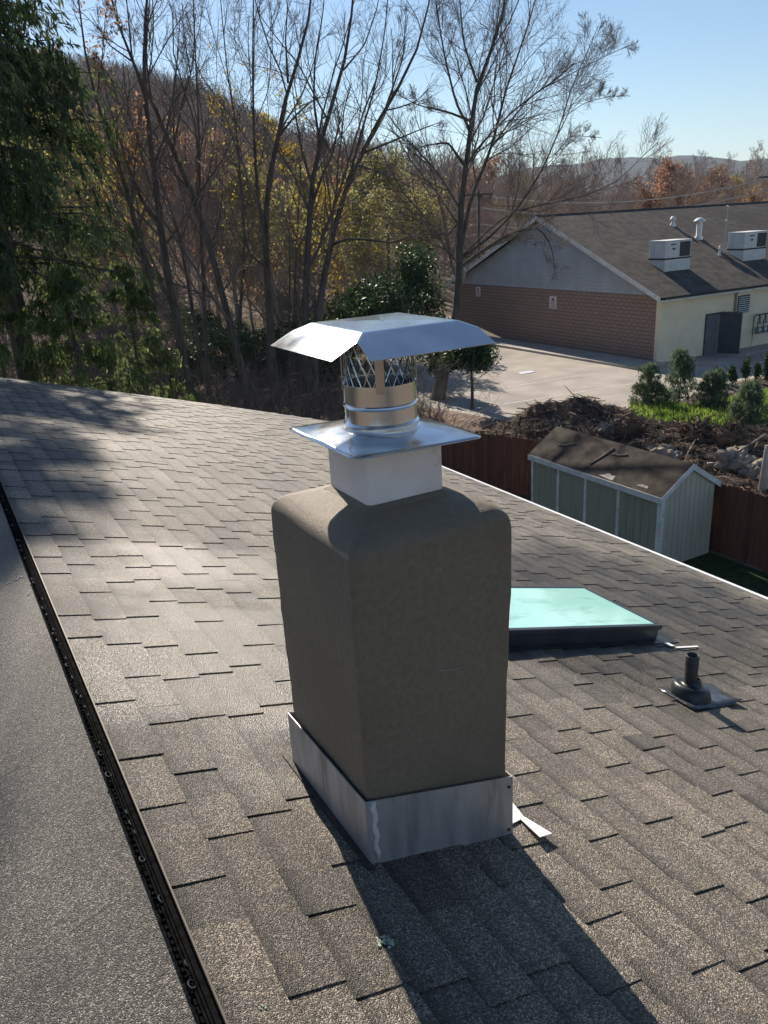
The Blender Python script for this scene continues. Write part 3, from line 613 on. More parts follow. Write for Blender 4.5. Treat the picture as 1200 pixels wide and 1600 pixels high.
# ---------------------------------------------------------------- fence
def fence_run(label, a, b, z0=0., h=1.75, grey=()):
    a = np.array(a, float); b = np.array(b, float); L_ = np.linalg.norm(b-a); d = (b-a)/L_; nrm = np.array([d[1], -d[0]])
    t = thing('picket_fence', label, 'fence', (a[0], a[1], z0), 'red-brown stained wooden fence'); w = .145; k = 0; s = 0.
    while s+w < L_:
        p = a+d*s; q = a+d*(s+w-.008); hh = h+rng.uniform(-.03, .03); c = w*.25
        e = lambda P, z: (P[0], P[1], z0+z)
        pts = [e(p, -.05), e(q, -.05), e(q, hh-.05), e(q-d*c, hh), e(p+d*c, hh), e(p, hh-.05)]
        part('picket', MB().prism(pts, (nrm[0]*-.02, nrm[1]*-.02, 0), rng.random()), M['fence_grey'] if k in grey else M['fence'], t); s += w; k += 1
    for z in (.35, 1.45):
        p, q = a-nrm*.021, b-nrm*.021; r0, r1 = a-nrm*.06, b-nrm*.06
        part('rail', MB().hexa([(p[0], p[1], z0+z), (q[0], q[1], z0+z), (r1[0], r1[1], z0+z), (r0[0], r0[1], z0+z), (p[0], p[1], z0+z+.09), (q[0], q[1], z0+z+.09), (r1[0], r1[1], z0+z+.09), (r0[0], r0[1], z0+z+.09)]), M['fence'], t)
    s = .3
    while s < L_:
        p = a+d*s-nrm*.11; part('post', MB().box((p[0]-.045, p[1]-.045, z0-.05), (p[0]+.045, p[1]+.045, z0+h+.04)), M['fence'], t); s += 2.4
    return t
fence_run('red-brown picket fence running on past the right end of the shed', (15.55, 16.3), (15.55, 7.0))
fence_run('red-brown picket fence between the shed and the small round evergreen tree', (12.3, 24.2), (15.05, 16.75), grey=(2, 3, 4, 20, 21, 22, 23, 50))

# ---------------------------------------------------------------- low commercial building
BX, BY, BYE, BH, BXE = 33.6, 30.5, 49.2, 3.57, 75.
BM, BR = (BY+BYE)/2, 7.60
bld = thing('commercial_building', 'low building with brown brick gable end, cream side wall and brown shingle roof', 'building', (BX, BY, 0))
part('brick_wall', MB().box((BX, BY+.01, -.1), (BX+.25, BYE, BH-.05)), M['brick'], bld)
part('side_wall', MB().box((BX+.006, BY-.2, -.5), (BXE, BY+.009, BH)), M['beige'], bld, label='cream painted side wall')
part('rear_wall', MB().box((BX+.25, BYE-.25, -.1), (BXE, BYE, BH)), M['beige'], bld)
part('end_wall', MB().prism([(BXE, BY+.01, -.1), (BXE, BYE-.26, -.1), (BXE, BYE-.26, BH), (BXE, BM, BR-.2), (BXE, BY+.01, BH)], (-.2, 0, 0)), M['beige'], bld)
part('gable_core', MB().prism([(BX+.06, BYE, BH-.04), (BX+.06, BY, BH-.04), (BX+.06, BM, BR-.12)], (.2, 0, 0)), M['siding'], bld)
nb = 20; zz = np.linspace(BH-.04, BR-.16, nb+1)
for a, b in zip(zz[:-1], zz[1:]):
    k = (BYE-BY)/2/(BR-.12-BH+.04); e0 = k*(BR-.12-a); e1 = k*(BR-.12-b)
    h = [(BX-.05, BM-e0, a), (BX+.058, BM-e0, a), (BX+.058, BM+e0, a), (BX-.05, BM+e0, a), (BX+.028, BM-e1, b), (BX+.058, BM-e1, b), (BX+.058, BM+e1, b), (BX+.028, BM+e1, b)]
    part('siding_board', MB().hexa(h), M['siding'], bld)
kz = (BR-BH)/(BM-BY)
def BP(x, y, w=0.):
    return np.array([x, y, BH+(y-BY)*kz+w if y <= BM else BH+(BYE-y)*kz+w])
mb = MB(); xa, xb, ya = BX-.35, BXE+.3, BY-.55
mb.hexa([BP(xa, ya, .06), BP(xb, ya, .06), BP(xb, BM, .06), BP(xa, BM, .06), BP(xa, ya, .16), BP(xb, ya, .16), BP(xb, BM, .16), BP(xa, BM, .16)])
broof = part('roof', mb, M['roof_far'], bld)
mb = MB(); yb = BYE+.55
mb.hexa([BP(xa, BM+.001, .06), BP(xb, BM+.001, .06), BP(xb, yb, .06), BP(xa, yb, .06), BP(xa, BM+.001, .16), BP(xb, BM+.001, .16), BP(xb, yb, .16), BP(xa, yb, .16)])
part('roof', mb, M['roof_far'], bld)
part('ridge_cap', MB().hexa([BP(xa, BM-.18, .17), BP(xb, BM-.18, .17), (xb, BM+.18, BP(0, BM-.18, .17)[2]), (xa, BM+.18, BP(0, BM-.18, .17)[2]), (xa, BM-.03, BR+.2), (xb, BM-.03, BR+.2), (xb, BM+.03, BR+.2), (xa, BM+.03, BR+.2)]), M['dark_trim'], broof)
for sg in (1, -1):
    f_ = (lambda y: y) if sg > 0 else (lambda y: BYE+BY-y)
    h = [(xa-.03, f_(ya), BP(0, ya, -.10)[2]), (xa-.002, f_(ya), BP(0, ya, -.10)[2]), (xa-.002, f_(BM), BR-.10), (xa-.03, f_(BM), BR-.10), (xa-.03, f_(ya), BP(0, ya, .15)[2]), (xa-.002, f_(ya), BP(0, ya, .15)[2]), (xa-.002, f_(BM), BR+.15), (xa-.03, f_(BM), BR+.15)]
    if sg < 0: h = [h[i] for i in (3, 2, 1, 0, 7, 6, 5, 4)]
    part('rake_trim', MB().hexa(h), M['white'], bld)
part('soffit', MB().hexa([(xa, ya, BP(0, ya, .0)[2]-.1), (xb, ya, BP(0, ya, .0)[2]-.1), (xb, BY-.2, BH-.02), (xa, BY-.2, BH-.02), (xa, ya, BP(0, ya, .055)[2]), (xb, ya, BP(0, ya, .055)[2]), (xb, BY-.2, BH+.06), (xa, BY-.2, BH+.06)]), M['white'], bld)
part('gutter', MB().box((xa, ya-.09, BP(0, ya, .02)[2]), (xb, ya-.005, BP(0, ya, .15)[2])), M['dark_trim'], bld)
part('soffit', MB().box((xa+.01, BYE+.002, BH-.16), (BX+1.5, yb, BH-.06)), M['white'], bld)
wf = BY-.2
for yy, zc, w_, h_ in ((38.6, 2.75, .62, .72), (46.3, 3.05, .5, .62)):
    sg_ = part('wall_sign', MB().box((BX-.03, yy-w_/2, zc-h_/2), (BX-.003, yy+w_/2, zc+h_/2)), M['sign'], bld, label='small white notice on the brick wall')
    for r_, (a, b) in enumerate(((.26, .10), (.07, .02), (-.06, -.11), (-.17, -.22), (-.27, -.31))):
        part('print_line', MB().box((BX-.0325, yy-w_*(.20 if r_ == 0 else .36), zc+b*h_/.72), (BX-.0302, yy+w_*(.20 if r_ == 0 else .36), zc+a*h_/.72)), M['sign_red'], sg_)
# door recess with a door standing open
part('door_frame', MB().box((37.2, wf-.05, -.02), (37.27, wf-.002, 2.16)).box((37.2, wf-.05, 2.16), (38.75, wf-.002, 2.24)), M['door_dark'], bld)
dd = part('door', MB().box((37.28, wf-.045, 0), (38.25, wf-.01, 2.15)), M['door_grey'], bld)
part('open_door', MB().hexa([(38.32, wf-.06, 0), (38.38, wf-.04, 0), (38.9, wf-1.05, 0), (38.84, wf-1.07, 0), (38.32, wf-.06, 2.25), (38.38, wf-.04, 2.25), (38.9, wf-1.05, 2.25), (38.84, wf-1.07, 2.25)]), M['door_dark'], bld, label='dark door standing open')
part('door_side', MB().box((38.40, wf-.06, 0), (39.15, wf-.012, 2.2)), M['door_dark'], bld)
lv = part('louvre', MB().box((39.75, wf-.03, 2.02), (40.75, wf-.004, 2.98)), M['dark_trim'], bld)
for k in range(8):
    z = 2.06+k*.115; part('slat', MB().hexa([(39.77, wf-.085, z), (40.73, wf-.085, z), (40.73, wf-.031, z+.03), (39.77, wf-.031, z+.03), (39.77, wf-.085, z+.012), (40.73, wf-.085, z+.012), (40.73, wf-.031, z+.045), (39.77, wf-.031, z+.045)]), M['hvac'], lv)
part('downspout', MB().tubes(np.array([(39.5, ya-.02, BH-.15), (39.5, wf-.08, BH-.45), (39.5, wf-.08, 1.9), (39.5, wf-.10, 1.75), (39.95, wf-.12, 1.45), (39.98, wf-.12, .05)]), np.full(6, .065), 6), mat('tan_downspout', (.3, .25, .17), rough=.6), bld)
# rooftop units
def hvac(x, y, label):
    z0 = BP(0, y, .16)[2]; t = thing('rooftop_air_unit', label, 'air conditioner', (x, y, z0-.3), 'rooftop air units')
    zb = z0+.62; L_, Dp = 2.0, 1.15
    cb = MB().box((x, y, z0-.35), (x+L_, y+Dp, zb)); part('curb', cb, M['hvac'], t)
    for k in range(4):
        part('curb_board', MB().box((x-.02, y-.02, z0+.04+k*.145), (x+L_*.98, y-.002, z0+.17+k*.145)), M['hvac'], t)
    part('curb_rail', MB().box((x-.03, y-.03, zb), (x+L_+.03, y+Dp+.03, zb+.07)), M['dark_trim'], t)
    zt = zb+.95; cbn = part('cabinet', MB().box((x, y, zb+.07), (x+L_, y+Dp, zt)), M['hvac'], t, bevel=.02)
    part('coil_grille', MB().box((x+L_*.56, y-.012, zb+.12), (x+L_-.06, y-.001, zt-.06)), M['hvac_grille'], cbn)
    for q in range(5):
        xx = x+L_*.58+q*.17; part('grille_bar', MB().box((xx, y-.022, zb+.12), (xx+.015, y-.0125, zt-.06)), M['dark_trim'], cbn)
    part('label_plate', MB().box((x+L_*.20, y-.006, zt-.2), (x+L_*.42, y-.001, zt-.14)), M['dark_trim'], cbn)
    part('label_plate', MB().box((x+L_*.27, y-.006, zt-.45), (x+L_*.38, y-.001, zt-.36)), M['dark_trim'], cbn)
    part('access_panel', MB().box((x+.05, y-.008, zb+.12), (x+L_*.18, y-.001, zt-.06)), M['hvac'], cbn)
    part('access_panel', MB().box((x-.008, y+.1, zb+.15), (x-.001, y+Dp-.1, zt-.1)), M['hvac'], cbn)
    part('top_cover', MB().box((x-.03, y-.03, zt+.001), (x+L_+.03, y+Dp+.03, zt+.05)), M['hvac'], t)
    return t
hvac(36.0, 32.3, 'white rooftop air conditioning unit nearest the brick gable end')
hvac(42.75, 32.5, 'white rooftop air conditioning unit at the right edge of the picture')
def roof_pipe(name, label, x, y, r, h, hat, cat='vent'):
    z = BP(0, y, .16)[2]; t = thing(name, label, cat, (x, y, z))
    part('stack', MB().lathe([(r*1.5, -.15), (r*1.45, .08), (r, .14), (r, h)], (x, y, z), 16), M['hvac'], t, True)
    part('hood', MB().lathe([(r*1.1, h-.02), (hat, h+.02), (hat, h+.06), (r*.9, h+.22), (0, h+.25)], (x, y, z), 16), M['hvac'], t, True)
roof_pipe('roof_flue', 'tall white roof flue with a conical hood between the air units', 42.5, 35.6, .17, .95, .36, 'flue')
roof_pipe('roof_vent', 'small tan vent near the ridge of the brown roof', 42.2, 37.4, .12, .32, .2)
roof_pipe('roof_vent', 'tiny white pipe on the brown roof below the tall flue', 41.8, 33.4, .06, .32, .09)
ant = thing('roof_antenna', 'thin antenna rod beside the right-hand rooftop air unit', 'antenna', (42.4, 33.6, BP(0, 33.6, .16)[2]))
zq = BP(0, 33.6, .16)[2]; part('rod', MB().tubes(np.array([(42.4, 33.6, zq-.1), (42.42, 33.6, zq+2.6)]), np.array([.02, .015]), 6), M['hvac'], ant)
for hq in (2.55, 1.75): part('finial', MB().lathe([(0, hq), (.07, hq+.05), (.07, hq+.1), (0, hq+.14)], (42.42, 33.6, zq), 10), M['hvac'], ant, True)
# gas meters
gm = thing('gas_meter_rack', 'row of grey gas meters on a pipe rack against the cream wall', 'gas meters', (42.5, wf-.3, 0))
part('pipe_rack', MB().tubes(np.array([(40.9, wf-.3, -.3), (40.9, wf-.3, 1.72), (41.0, wf-.3, 1.82), (45.4, wf-.3, 1.82)]), np.full(4, .035), 6), M['dark_trim'], gm)
for k in range(8):
    x = 41.35+k*.5
    mt = part('meter', MB().box((x-.14, wf-.42, .75), (x+.14, wf-.2, 1.12)), M['meter'], gm, bevel=.03)
    part('dial', MB().box((x-.08, wf-.45, .92), (x+.08, wf-.421, 1.07)), M['hvac'], mt)
    part('regulator', MB().lathe([(0, 1.3), (.1, 1.31), (.11, 1.36), (.05, 1.4), (.03, 1.83)], (x+.1, wf-.3, 0), 10), M['meter'], mt)
    part('riser', MB().tubes(np.array([(x-.08, wf-.3, 1.1), (x-.08, wf-.3, 1.45), (x, wf-.3, 1.55), (x, wf-.3, 1.8)]), np.full(4, .025), 6), M['dark_trim'], mt)
bo = thing('bollard', 'yellow bollard in front of the gas meters', 'bollard', (41.45, wf-1.1, 0))
part('post', MB().lathe([(.09, -.3), (.09, 1.1), (.07, 1.15), (0, 1.17)], (41.45, wf-1.1, 0), 14), M['yellow'], bo, True)
# kerbed walk along the brick wall and painted lines
structure('kerbed_walk', MB().box((BX-1.85, BY-.8, -.1), (BX-.004, BYE+2, .13)), M['concrete'])
structure('kerb', MB().box((BX-2.0, BY-.95, -.1), (BX-1.852, BYE+2, .14)), M['concrete'])
def paint(a, b, w=.1):
    a = np.array(a, float); b = np.array(b, float); d = (b-a)/np.linalg.norm(b-a); n_ = np.array([-d[1], d[0]])*w/2
    pts = [(*(a-n_), .017), (*(b-n_), .017), (*(b+n_), .017), (*(a+n_), .017)]
    structure('painted_line', MB().add(pts, [[0, 1, 2, 3]]), M['road_paint'])
paint((20.0, 28.3), (31, 27.2)); paint((20, 31.3), (28.5, 30.7)); paint((33.2, 29.9), (38, 26.5)); paint((36, 26.4), (46, 28.6)); paint((38.5, 28.9), (60, 29.0))
pl = tag(part('paper_scrap', MB().prism([(26.7, 33.1, .02), (27.6, 33.0, .03), (27.7, 33.5, .02), (26.9, 33.6, .025)], (0, 0, .01)), M['paper']), 'flat pale blue scrap lying on the parking lot', 'litter')

# ---------------------------------------------------------------- trees
def resample(P, K):
    P = np.asarray(P, float); s = np.concatenate([[0], np.cumsum(np.linalg.norm(np.diff(P, axis=0), axis=1))]); t = np.linspace(0, s[-1], K)
    return np.stack([np.interp(t, s, P[:, k]) for k in range(3)], -1)
def smooth_path(P, K):
    Q = resample(P, 40)
    for _ in range(3): Q[1:-1] = .25*Q[:-2]+.5*Q[1:-1]+.25*Q[2:]
    return resample(Q, K)
def sprout(P, R, m, lr, ang, up, K, t0=.15, wig=.12, trop=.12, rr=.55, g=rng, taper=True):
    """m children per parent polyline, vectorised"""
    N, KP, _ = P.shape
    t = t0+(1-t0)*(np.arange(m)[None]+g.random((N, m)))/m*.98
    f = t*(KP-1); i = np.minimum(f.astype(int), KP-2); w = (f-i)[..., None]; n = np.arange(N)[:, None]
    base = P[n, i]*(1-w)+P[n, i+1]*w; T = norm(P[n, i+1]-P[n, i]); rb = R[n, i]*(1-w[..., 0])+R[n, i+1]*w[..., 0]
    L = np.linalg.norm(np.diff(P, axis=1), axis=2).sum(1)[:, None]*g.uniform(lr[0], lr[1], (N, m))*((1.2-.8*t) if taper else 1)
    rnd = g.normal(size=(N, m, 3)); perp = norm(rnd-(rnd*T).sum(-1, keepdims=True)*T); a = g.uniform(*ang, (N, m))[..., None]
    d = norm(np.cos(a)*T+np.sin(a)*perp+np.array([0, 0, up]))
    Q = np.zeros((N, m, K, 3)); Q[:, :, 0] = base; st = L[..., None]/(K-1)
    for k in range(1, K):
        Q[:, :, k] = Q[:, :, k-1]+d*st; d = norm(d+g.normal(0, wig, d.shape)+np.array([0, 0, trop]))
    r0 = np.minimum(rb*rr, L*.0085+.003)
    RR = r0[..., None]*np.linspace(1, .35, K)
    return Q.reshape(N*m, K, 3), RR.reshape(N*m, K)
def leaves(mb, P, n, size, g=rng, spread=.1, droop=0., tone=None):
    N, K, _ = P.shape; i = g.integers(0, N, n); t = g.random(n)*(K-1); k = np.minimum(t.astype(int), K-2); w = (t-k)[:, None]
    C = P[i, k]*(1-w)+P[i, k+1]*w+g.normal(0, spread, (n, 3)); A = norm(g.normal(size=(n, 3))+np.array([0, 0, droop])); B = norm(np.cross(A, g.normal(size=(n, 3))))
    s = size*g.uniform(.6, 1.3, n)[:, None]
    mb.cards(C, A*s, B*s*.6, np.clip(g.random(n) if tone is None else tone+g.normal(0, .15, n), 0, 1))
def bare_tree(name, label, D, limbs, r0, tips=.07, cat='tree', n1=9, n2=7, n3=6, lr1=(.22, .5), group=None, leaf=None, nleaf=0, rmin=.05, up=.25, depth=1.5, nz=True, hill=True):
    """limbs: list of polylines in picture coordinates, each laid out D metres away with its own depth"""
    g = np.random.default_rng(abs(hash(name+label)) % 1 + int(limbs[0][0][0]*7+limbs[0][0][1]))
    P0 = at_dist(limbs[0][0], D); base = np.array([P0[0], P0[1], float(terrain(P0[0], P0[1]))])
    t = thing(name, label, cat, tuple(base), group)
    L3, R3, tr = [], [], MB()
    for k, l in enumerate(limbs):
        off = 0. if k == 0 else g.uniform(-depth, depth)
        pts = np.array([at_dist(p, D+off*min(1, q/max(1, len(l)-1)*1.2)) for q, p in enumerate(l)])
        if k == 0: pts[0, :2] = base[:2]; pts[0, 2] = base[2]-.3
        Q = smooth_path(pts, 14)
        Lq = np.linalg.norm(np.diff(Q, axis=0), axis=1).sum()
        if k == 0: ra, rb = r0*.85, r0*tips
        else:
            # radius of the trunk near where the limb starts
            dist = np.linalg.norm(L3[0]-Q[0], axis=1); cand = [(np.linalg.norm(a-Q[0], axis=1).min(), b[np.linalg.norm(a-Q[0], axis=1).argmin()]) for a, b in zip(L3, R3)]
            ra = min(cand)[1]*.66; rb = max(ra*.12, .010)
        Rk = ra+(rb-ra)*np.linspace(0, 1, 14)**.8
        if k == 0: Rk[0] *= 1.5; Rk[1] *= 1.12
        L3.append(Q); R3.append(Rk); tr.tubes(Q, Rk, 9)
    part('trunk', tr, M['bark'], t, True)
    P = np.array(L3); R = np.array(R3); cr = MB()
    P1, R1 = sprout(P, R, n1, lr1, (.5, 1.1), up, 7, .22, .13, .10, .5, g)
    Ll = np.repeat(np.linalg.norm(np.diff(P, axis=1), axis=2).sum(1), n1); keep = g.random(len(Ll)) < np.clip(Ll/7, .28, 1); P1, R1 = P1[keep], R1[keep]; cr.tubes(P1, np.maximum(R1, .006), 5)
    P2, R2 = sprout(P1, R1, n2, (.35, .7), (.45, 1.0), .15, 5, .12, .13, .08, .6, g); cr.tubes(P2, np.maximum(R2, .0045), 4)
    P3, R3_ = sprout(P2, R2, n3, (.4, .85), (.4, .95), .10, 3, .05, .14, .05, .7, g); cr.tubes(P3, np.maximum(R3_, .0042), 3)
    part('crown', cr, M['twig'], t)
    if leaf:
        lf = MB(); leaves(lf, P3, nleaf, .07, g); part('foliage', lf, M[leaf], t, kind='stuff')
    return t

big = [[(683, 648), (688, 600), (702, 545), (716, 480), (717, 430), (720, 385)]]
big[0] += [(716, 355), (725, 280), (737, 190), (745, 125), (765, 85), (785, 40), (792, -30), (800, -120)]
bare_tree('bare_tree', 'large leafless tree standing left of the brick gable end, branches spread over its roof', 37, big+[
    [(720, 390), (735, 310), (765, 240), (776, 200), (790, 140), (810, 85), (838, 0), (850, -90)],
    [(770, 228), (800, 185), (835, 145), (880, 122), (940, 90), (985, 70)],
    [(719, 405), (765, 372), (812, 322), (845, 270), (870, 215), (880, 180), (895, 130), (912, 95), (935, 40)],
    [(722, 400), (760, 362), (800, 330), (850, 320), (915, 306), (965, 284), (1000, 248), (1028, 222)],
    [(716, 420), (740, 402), (790, 368), (840, 352), (862, 384), (868, 430)],
    [(735, 205), (712, 160), (695, 90), (680, 0), (672, -80)], [(738, 190), (700, 175), (655, 165), (625, 150)],
    [(728, 262), (700, 222), (660, 228), (632, 245)], [(718, 345), (695, 372), (650, 370)], [(745, 128), (725, 70), (718, 0), (712, -80)], [(880, 183), (915, 160), (955, 150), (985, 150)],
    [(812, 322), (770, 322), (745, 300)], [(865, 225), (900, 212), (940, 215)]],
    .31, n1=18, n2=10, n3=8, lr1=(.18, .42), up=.22, depth=2.2)
B = 'row of bare trees at the foot of the hill'
bare_tree('bare_tree', 'forked leafless tree just left of the steel chimney cap', 33, [
    [(478, 642), (474, 560), (478, 450), (482, 380), (486, 285), (500, 225), (516, 170), (536, 110), (547, 50), (555, -40), (560, -120)],
    [(500, 225), (490, 160), (492, 90), (505, 20), (510, -60)], [(484, 330), (505, 270), (520, 240), (528, 200), (540, 150)], [(536, 110), (570, 70), (590, 10), (600, -60)], [(486, 285), (470, 230), (462, 180), (455, 120)]], .26, group=B)
bare_tree('bare_tree', 'leafless tree leaning right behind the steel chimney cap, low bent limb', 32, [
    [(488, 640), (490, 560), (500, 470), (512, 400), (531, 320), (556, 258), (580, 210), (604, 165), (640, 110), (665, 40), (680, -60)],
    [(515, 385), (540, 373), (575, 374), (612, 380), (650, 366), (700, 366)], [(570, 238), (610, 222), (650, 205), (690, 190)], [(534, 315), (548, 270), (562, 215), (585, 140), (600, 60), (610, -40)], [(604, 165), (630, 90), (635, 10)], [(556, 258), (600, 270), (650, 297)]], .25, group=B)
bare_tree('bare_tree', 'tall multi-stemmed leafless tree with three upright stems left of the cap', 34, [
    [(428, 632), (424, 540), (418, 440), (414, 380), (418, 280), (436, 212), (450, 130), (476, 72), (488, -10), (495, -110)],
    [(416, 400), (402, 300), (396, 200), (395, 100), (396, 0), (398, -110)], [(418, 420), (384, 400), (375, 280), (370, 200), (357, 130), (349, 50), (343, -20), (335, -110)],
    [(436, 212), (462, 180), (490, 155), (520, 150)], [(396, 200), (420, 140), (424, 75), (420, 0)], [(357, 130), (335, 60), (318, -5)], [(395, 110), (372, 60), (380, -20)], [(450, 130), (446, 60), (452, -30)]], .27, group=B)
bare_tree('bare_tree', 'leafless tree leaning far left across the others on the hillside', 31, [
    [(392, 622), (375, 560), (352, 480), (330, 390), (300, 300), (270, 235), (236, 155), (205, 95), (186, 45), (168, -20), (150, -110)],
    [(236, 155), (228, 90), (232, 20), (240, -60)], [(300, 300), (272, 270), (240, 245), (205, 215)], [(205, 95), (170, 70), (140, 20)], [(270, 235), (285, 160), (302, 100), (305, 20)], [(330, 390), (345, 330), (348, 280)]], .23, group=B)
bare_tree('bare_tree', 'thick leafless trunk rising beside the spruce, nearest on the left', 30, [
    [(296, 620), (280, 520), (262, 430), (250, 350), (240, 260), (226, 150), (224, 60), (232, -20), (238, -120)],
    [(240, 260), (262, 200), (275, 120), (282, 20)], [(226, 150), (206, 90), (200, 20), (190, -60)], [(250, 350), (225, 320), (200, 260), (178, 190), (160, 120)]], .27, group=B, n1=11)
bare_tree('bare_tree', 'slim straight leafless tree between the two leaning trunks', 33, [
    [(322, 612), (320, 500), (316, 400), (312, 320), (311, 200), (306, 100), (302, 10), (300, -80)], [(312, 320), (330, 260), (338, 190)], [(311, 200), (296, 140), (290, 70)]], .14, group=B)
bare_tree('bare_tree', 'slim curved leafless tree behind the leaning trunks', 36, [
    [(330, 615), (310, 540), (295, 450), (282, 380), (262, 310), (245, 270), (232, 200)], [(282, 380), (300, 320), (310, 270)], [(262, 310), (235, 262), (205, 236)]], .15, group=B, n1=11)
bare_tree('bare_tree', 'slender forked sapling between the multi-stemmed tree and the forked tree', 35, [
    [(452, 628), (452, 520), (453, 420), (452, 340), (448, 290), (438, 240)], [(452, 340), (462, 290), (474, 240)], [(453, 370), (440, 320), (430, 280)]], .09, group=B, n1=10)
bare_tree('bare_tree', 'dark leafless trunk close to the spruce with an orange-leaved top', 29, [
    [(258, 600), (240, 480), (225, 400), (205, 320), (180, 240), (150, 160), (128, 60), (118, -60)], [(205, 320), (212, 240), (220, 170)], [(150, 160), (160, 90), (165, 20)]], .2, group=B, n1=10, leaf='leaf_orange', nleaf=700)
bare_tree('bare_tree', 'leafless tree with yellowing leaves behind the multi-stemmed tree', 42, [
    [(372, 610), (374, 500), (382, 400), (380, 320), (372, 240), (362, 150), (356, 90)], [(380, 330), (405, 270), (420, 190)], [(376, 280), (352, 220), (345, 160)]], .16, group=B, n1=10, leaf='leaf_yellow', nleaf=900)
bare_tree('bare_tree', 'yellow-leaved tree between the two trunks left of the cap', 44, [
    [(462, 610), (460, 500), (462, 400), (468, 300), (472, 220), (476, 170)], [(462, 400), (490, 340), (505, 280)], [(466, 330), (448, 280), (440, 230)]], .14, group=B, n1=10, leaf='leaf_yellow', nleaf=1500)

# conifers with hanging branchlets
def conifer(name, label, base, H, Rm, nb, m, mt, seed, droop=.55, zlo=.06, card=.16, per=9, hang=(.5, 1.2), cat='spruce', group=None, shape=.75):
    g = np.random.default_rng(seed); base = np.array(base, float)
    t = thing(name, label, cat, tuple(base), group)
    tp = np.array([base+np.array([0, 0, z]) for z in np.linspace(-.3, H, 8)]); part('trunk', MB().tubes(tp, np.linspace(.017*H, .01, 8), 9), M['bark'], t, True)
    f = zlo+(1-zlo)*g.random(nb)**1.15; a = g.uniform(0, 2*math.pi, nb); L = Rm*(1-f)**shape*g.uniform(.75, 1.12, nb)+.25
    K = 8; s = np.linspace(0, 1, K); d = np.stack([np.cos(a), np.sin(a), np.zeros(nb)], -1)
    rise = g.uniform(-.1, .25, nb)
    P = base+d[:, None]*(L[:, None, None]*s[None, :, None]); P[:, :, 2] += f[:, None]*H+L[:, None]*(rise[:, None]*s-droop*s**1.7+.22*s**4)
    P[:, 1:] += g.normal(0, .05, (nb, K-1, 3)); R = np.maximum(.012*L[:, None]*(1-.8*s), .006)
    br = MB(); br.tubes(P, R, 4)
    # hanging branchlets
    tt = .12+.88*g.random((nb, m))**.8; ff = tt*(K-1); i = np.minimum(ff.astype(int), K-2); w = (ff-i)[..., None]; n = np.arange(nb)[:, None]
    b0 = P[n, i]*(1-w)+P[n, i+1]*w; side = g.normal(0, .45, (nb, m, 3)); side[..., 2] = 0
    Lh = g.uniform(hang[0], hang[1], (nb, m))*np.clip(L[:, None]/2.2, .35, 1.1)
    dirn = norm(side+d[:, None]*.35+np.array([0, 0, -1.])); KH = 4; q = np.linspace(0, 1, KH)
    H3 = b0[:, :, None]+dirn[:, :, None]*(Lh[..., None]*q)[..., None]; H3[..., 2] -= (Lh[..., None]*.25*q**2)
    H3 = H3.reshape(-1, KH, 3); br.tubes(H3[::2], np.full((len(H3[::2]), KH), .006), 3)
    part('branch', br, M['bark'], t)
    C = np.repeat(H3, per, 0); k = g.random(len(C))*(KH-1); i = np.minimum(k.astype(int), KH-2); w = (k-i)[:, None]; n = np.arange(len(C))
    c = C[n, i]*(1-w)+C[n, i+1]*w+g.normal(0, .05, (len(C), 3)); A = norm(norm(C[n, i+1]-C[n, i])+g.normal(0, .38, (len(C), 3))); B_ = norm(np.cross(A, g.normal(size=(len(C), 3))))
    sz = card*g.uniform(.6, 1.3, len(C))[:, None]; fo = MB(); fo.cards(c, A*sz, B_*sz*.24, np.clip(np.repeat(g.random(len(H3)), per)*.6+g.random(len(C))*.4, 0, 1))
    part('crown', fo, M[mt], t); return t
def on_ground(px, D):
    p = at_dist(px, D); return (p[0], p[1], float(terrain(p[0], p[1])))
conifer('spruce_tree', 'tall dark spruce with hanging branchlets filling the upper left corner', on_ground((48, 600), 24), 22.5, 4.5, 270, 24, 'needle', 3, zlo=.27, per=10, card=.13, shape=.6, hang=(.3, .75), droop=.42)
conifer('spruce_tree', 'smaller drooping evergreen in front of the tall dark spruce at the left edge', on_ground((10, 600), 22), 6.2, 2.6, 84, 17, 'needle2', 4, zlo=.03, card=.12, per=8, hang=(.25, .6), droop=.3, group='drooping evergreens at the left')
conifer('spruce_tree', 'drooping evergreen below the tall spruce, above the middle of the tree shadow', on_ground((130, 610), 23), 6.3, 2.7, 90, 17, 'needle2', 5, zlo=.03, card=.12, per=8, hang=(.25, .6), droop=.3, group='drooping evergreens at the left')
conifer('spruce_tree', 'slim green evergreen left of the thick leafless trunk', on_ground((222, 610), 26), 6.4, 2.3, 72, 15, 'needle2', 6, zlo=.05, card=.11, per=8, hang=(.25, .6), droop=.3, group='drooping evergreens at the left')
conifer('young_spruce', 'young bright green spruce sapling just beyond the roof edge', on_ground((246, 622), 20), 1.9, .95, 46, 12, 'needle2', 8, zlo=.03, card=.11, per=8, hang=(.2, .45), droop=.2, cat='sapling')

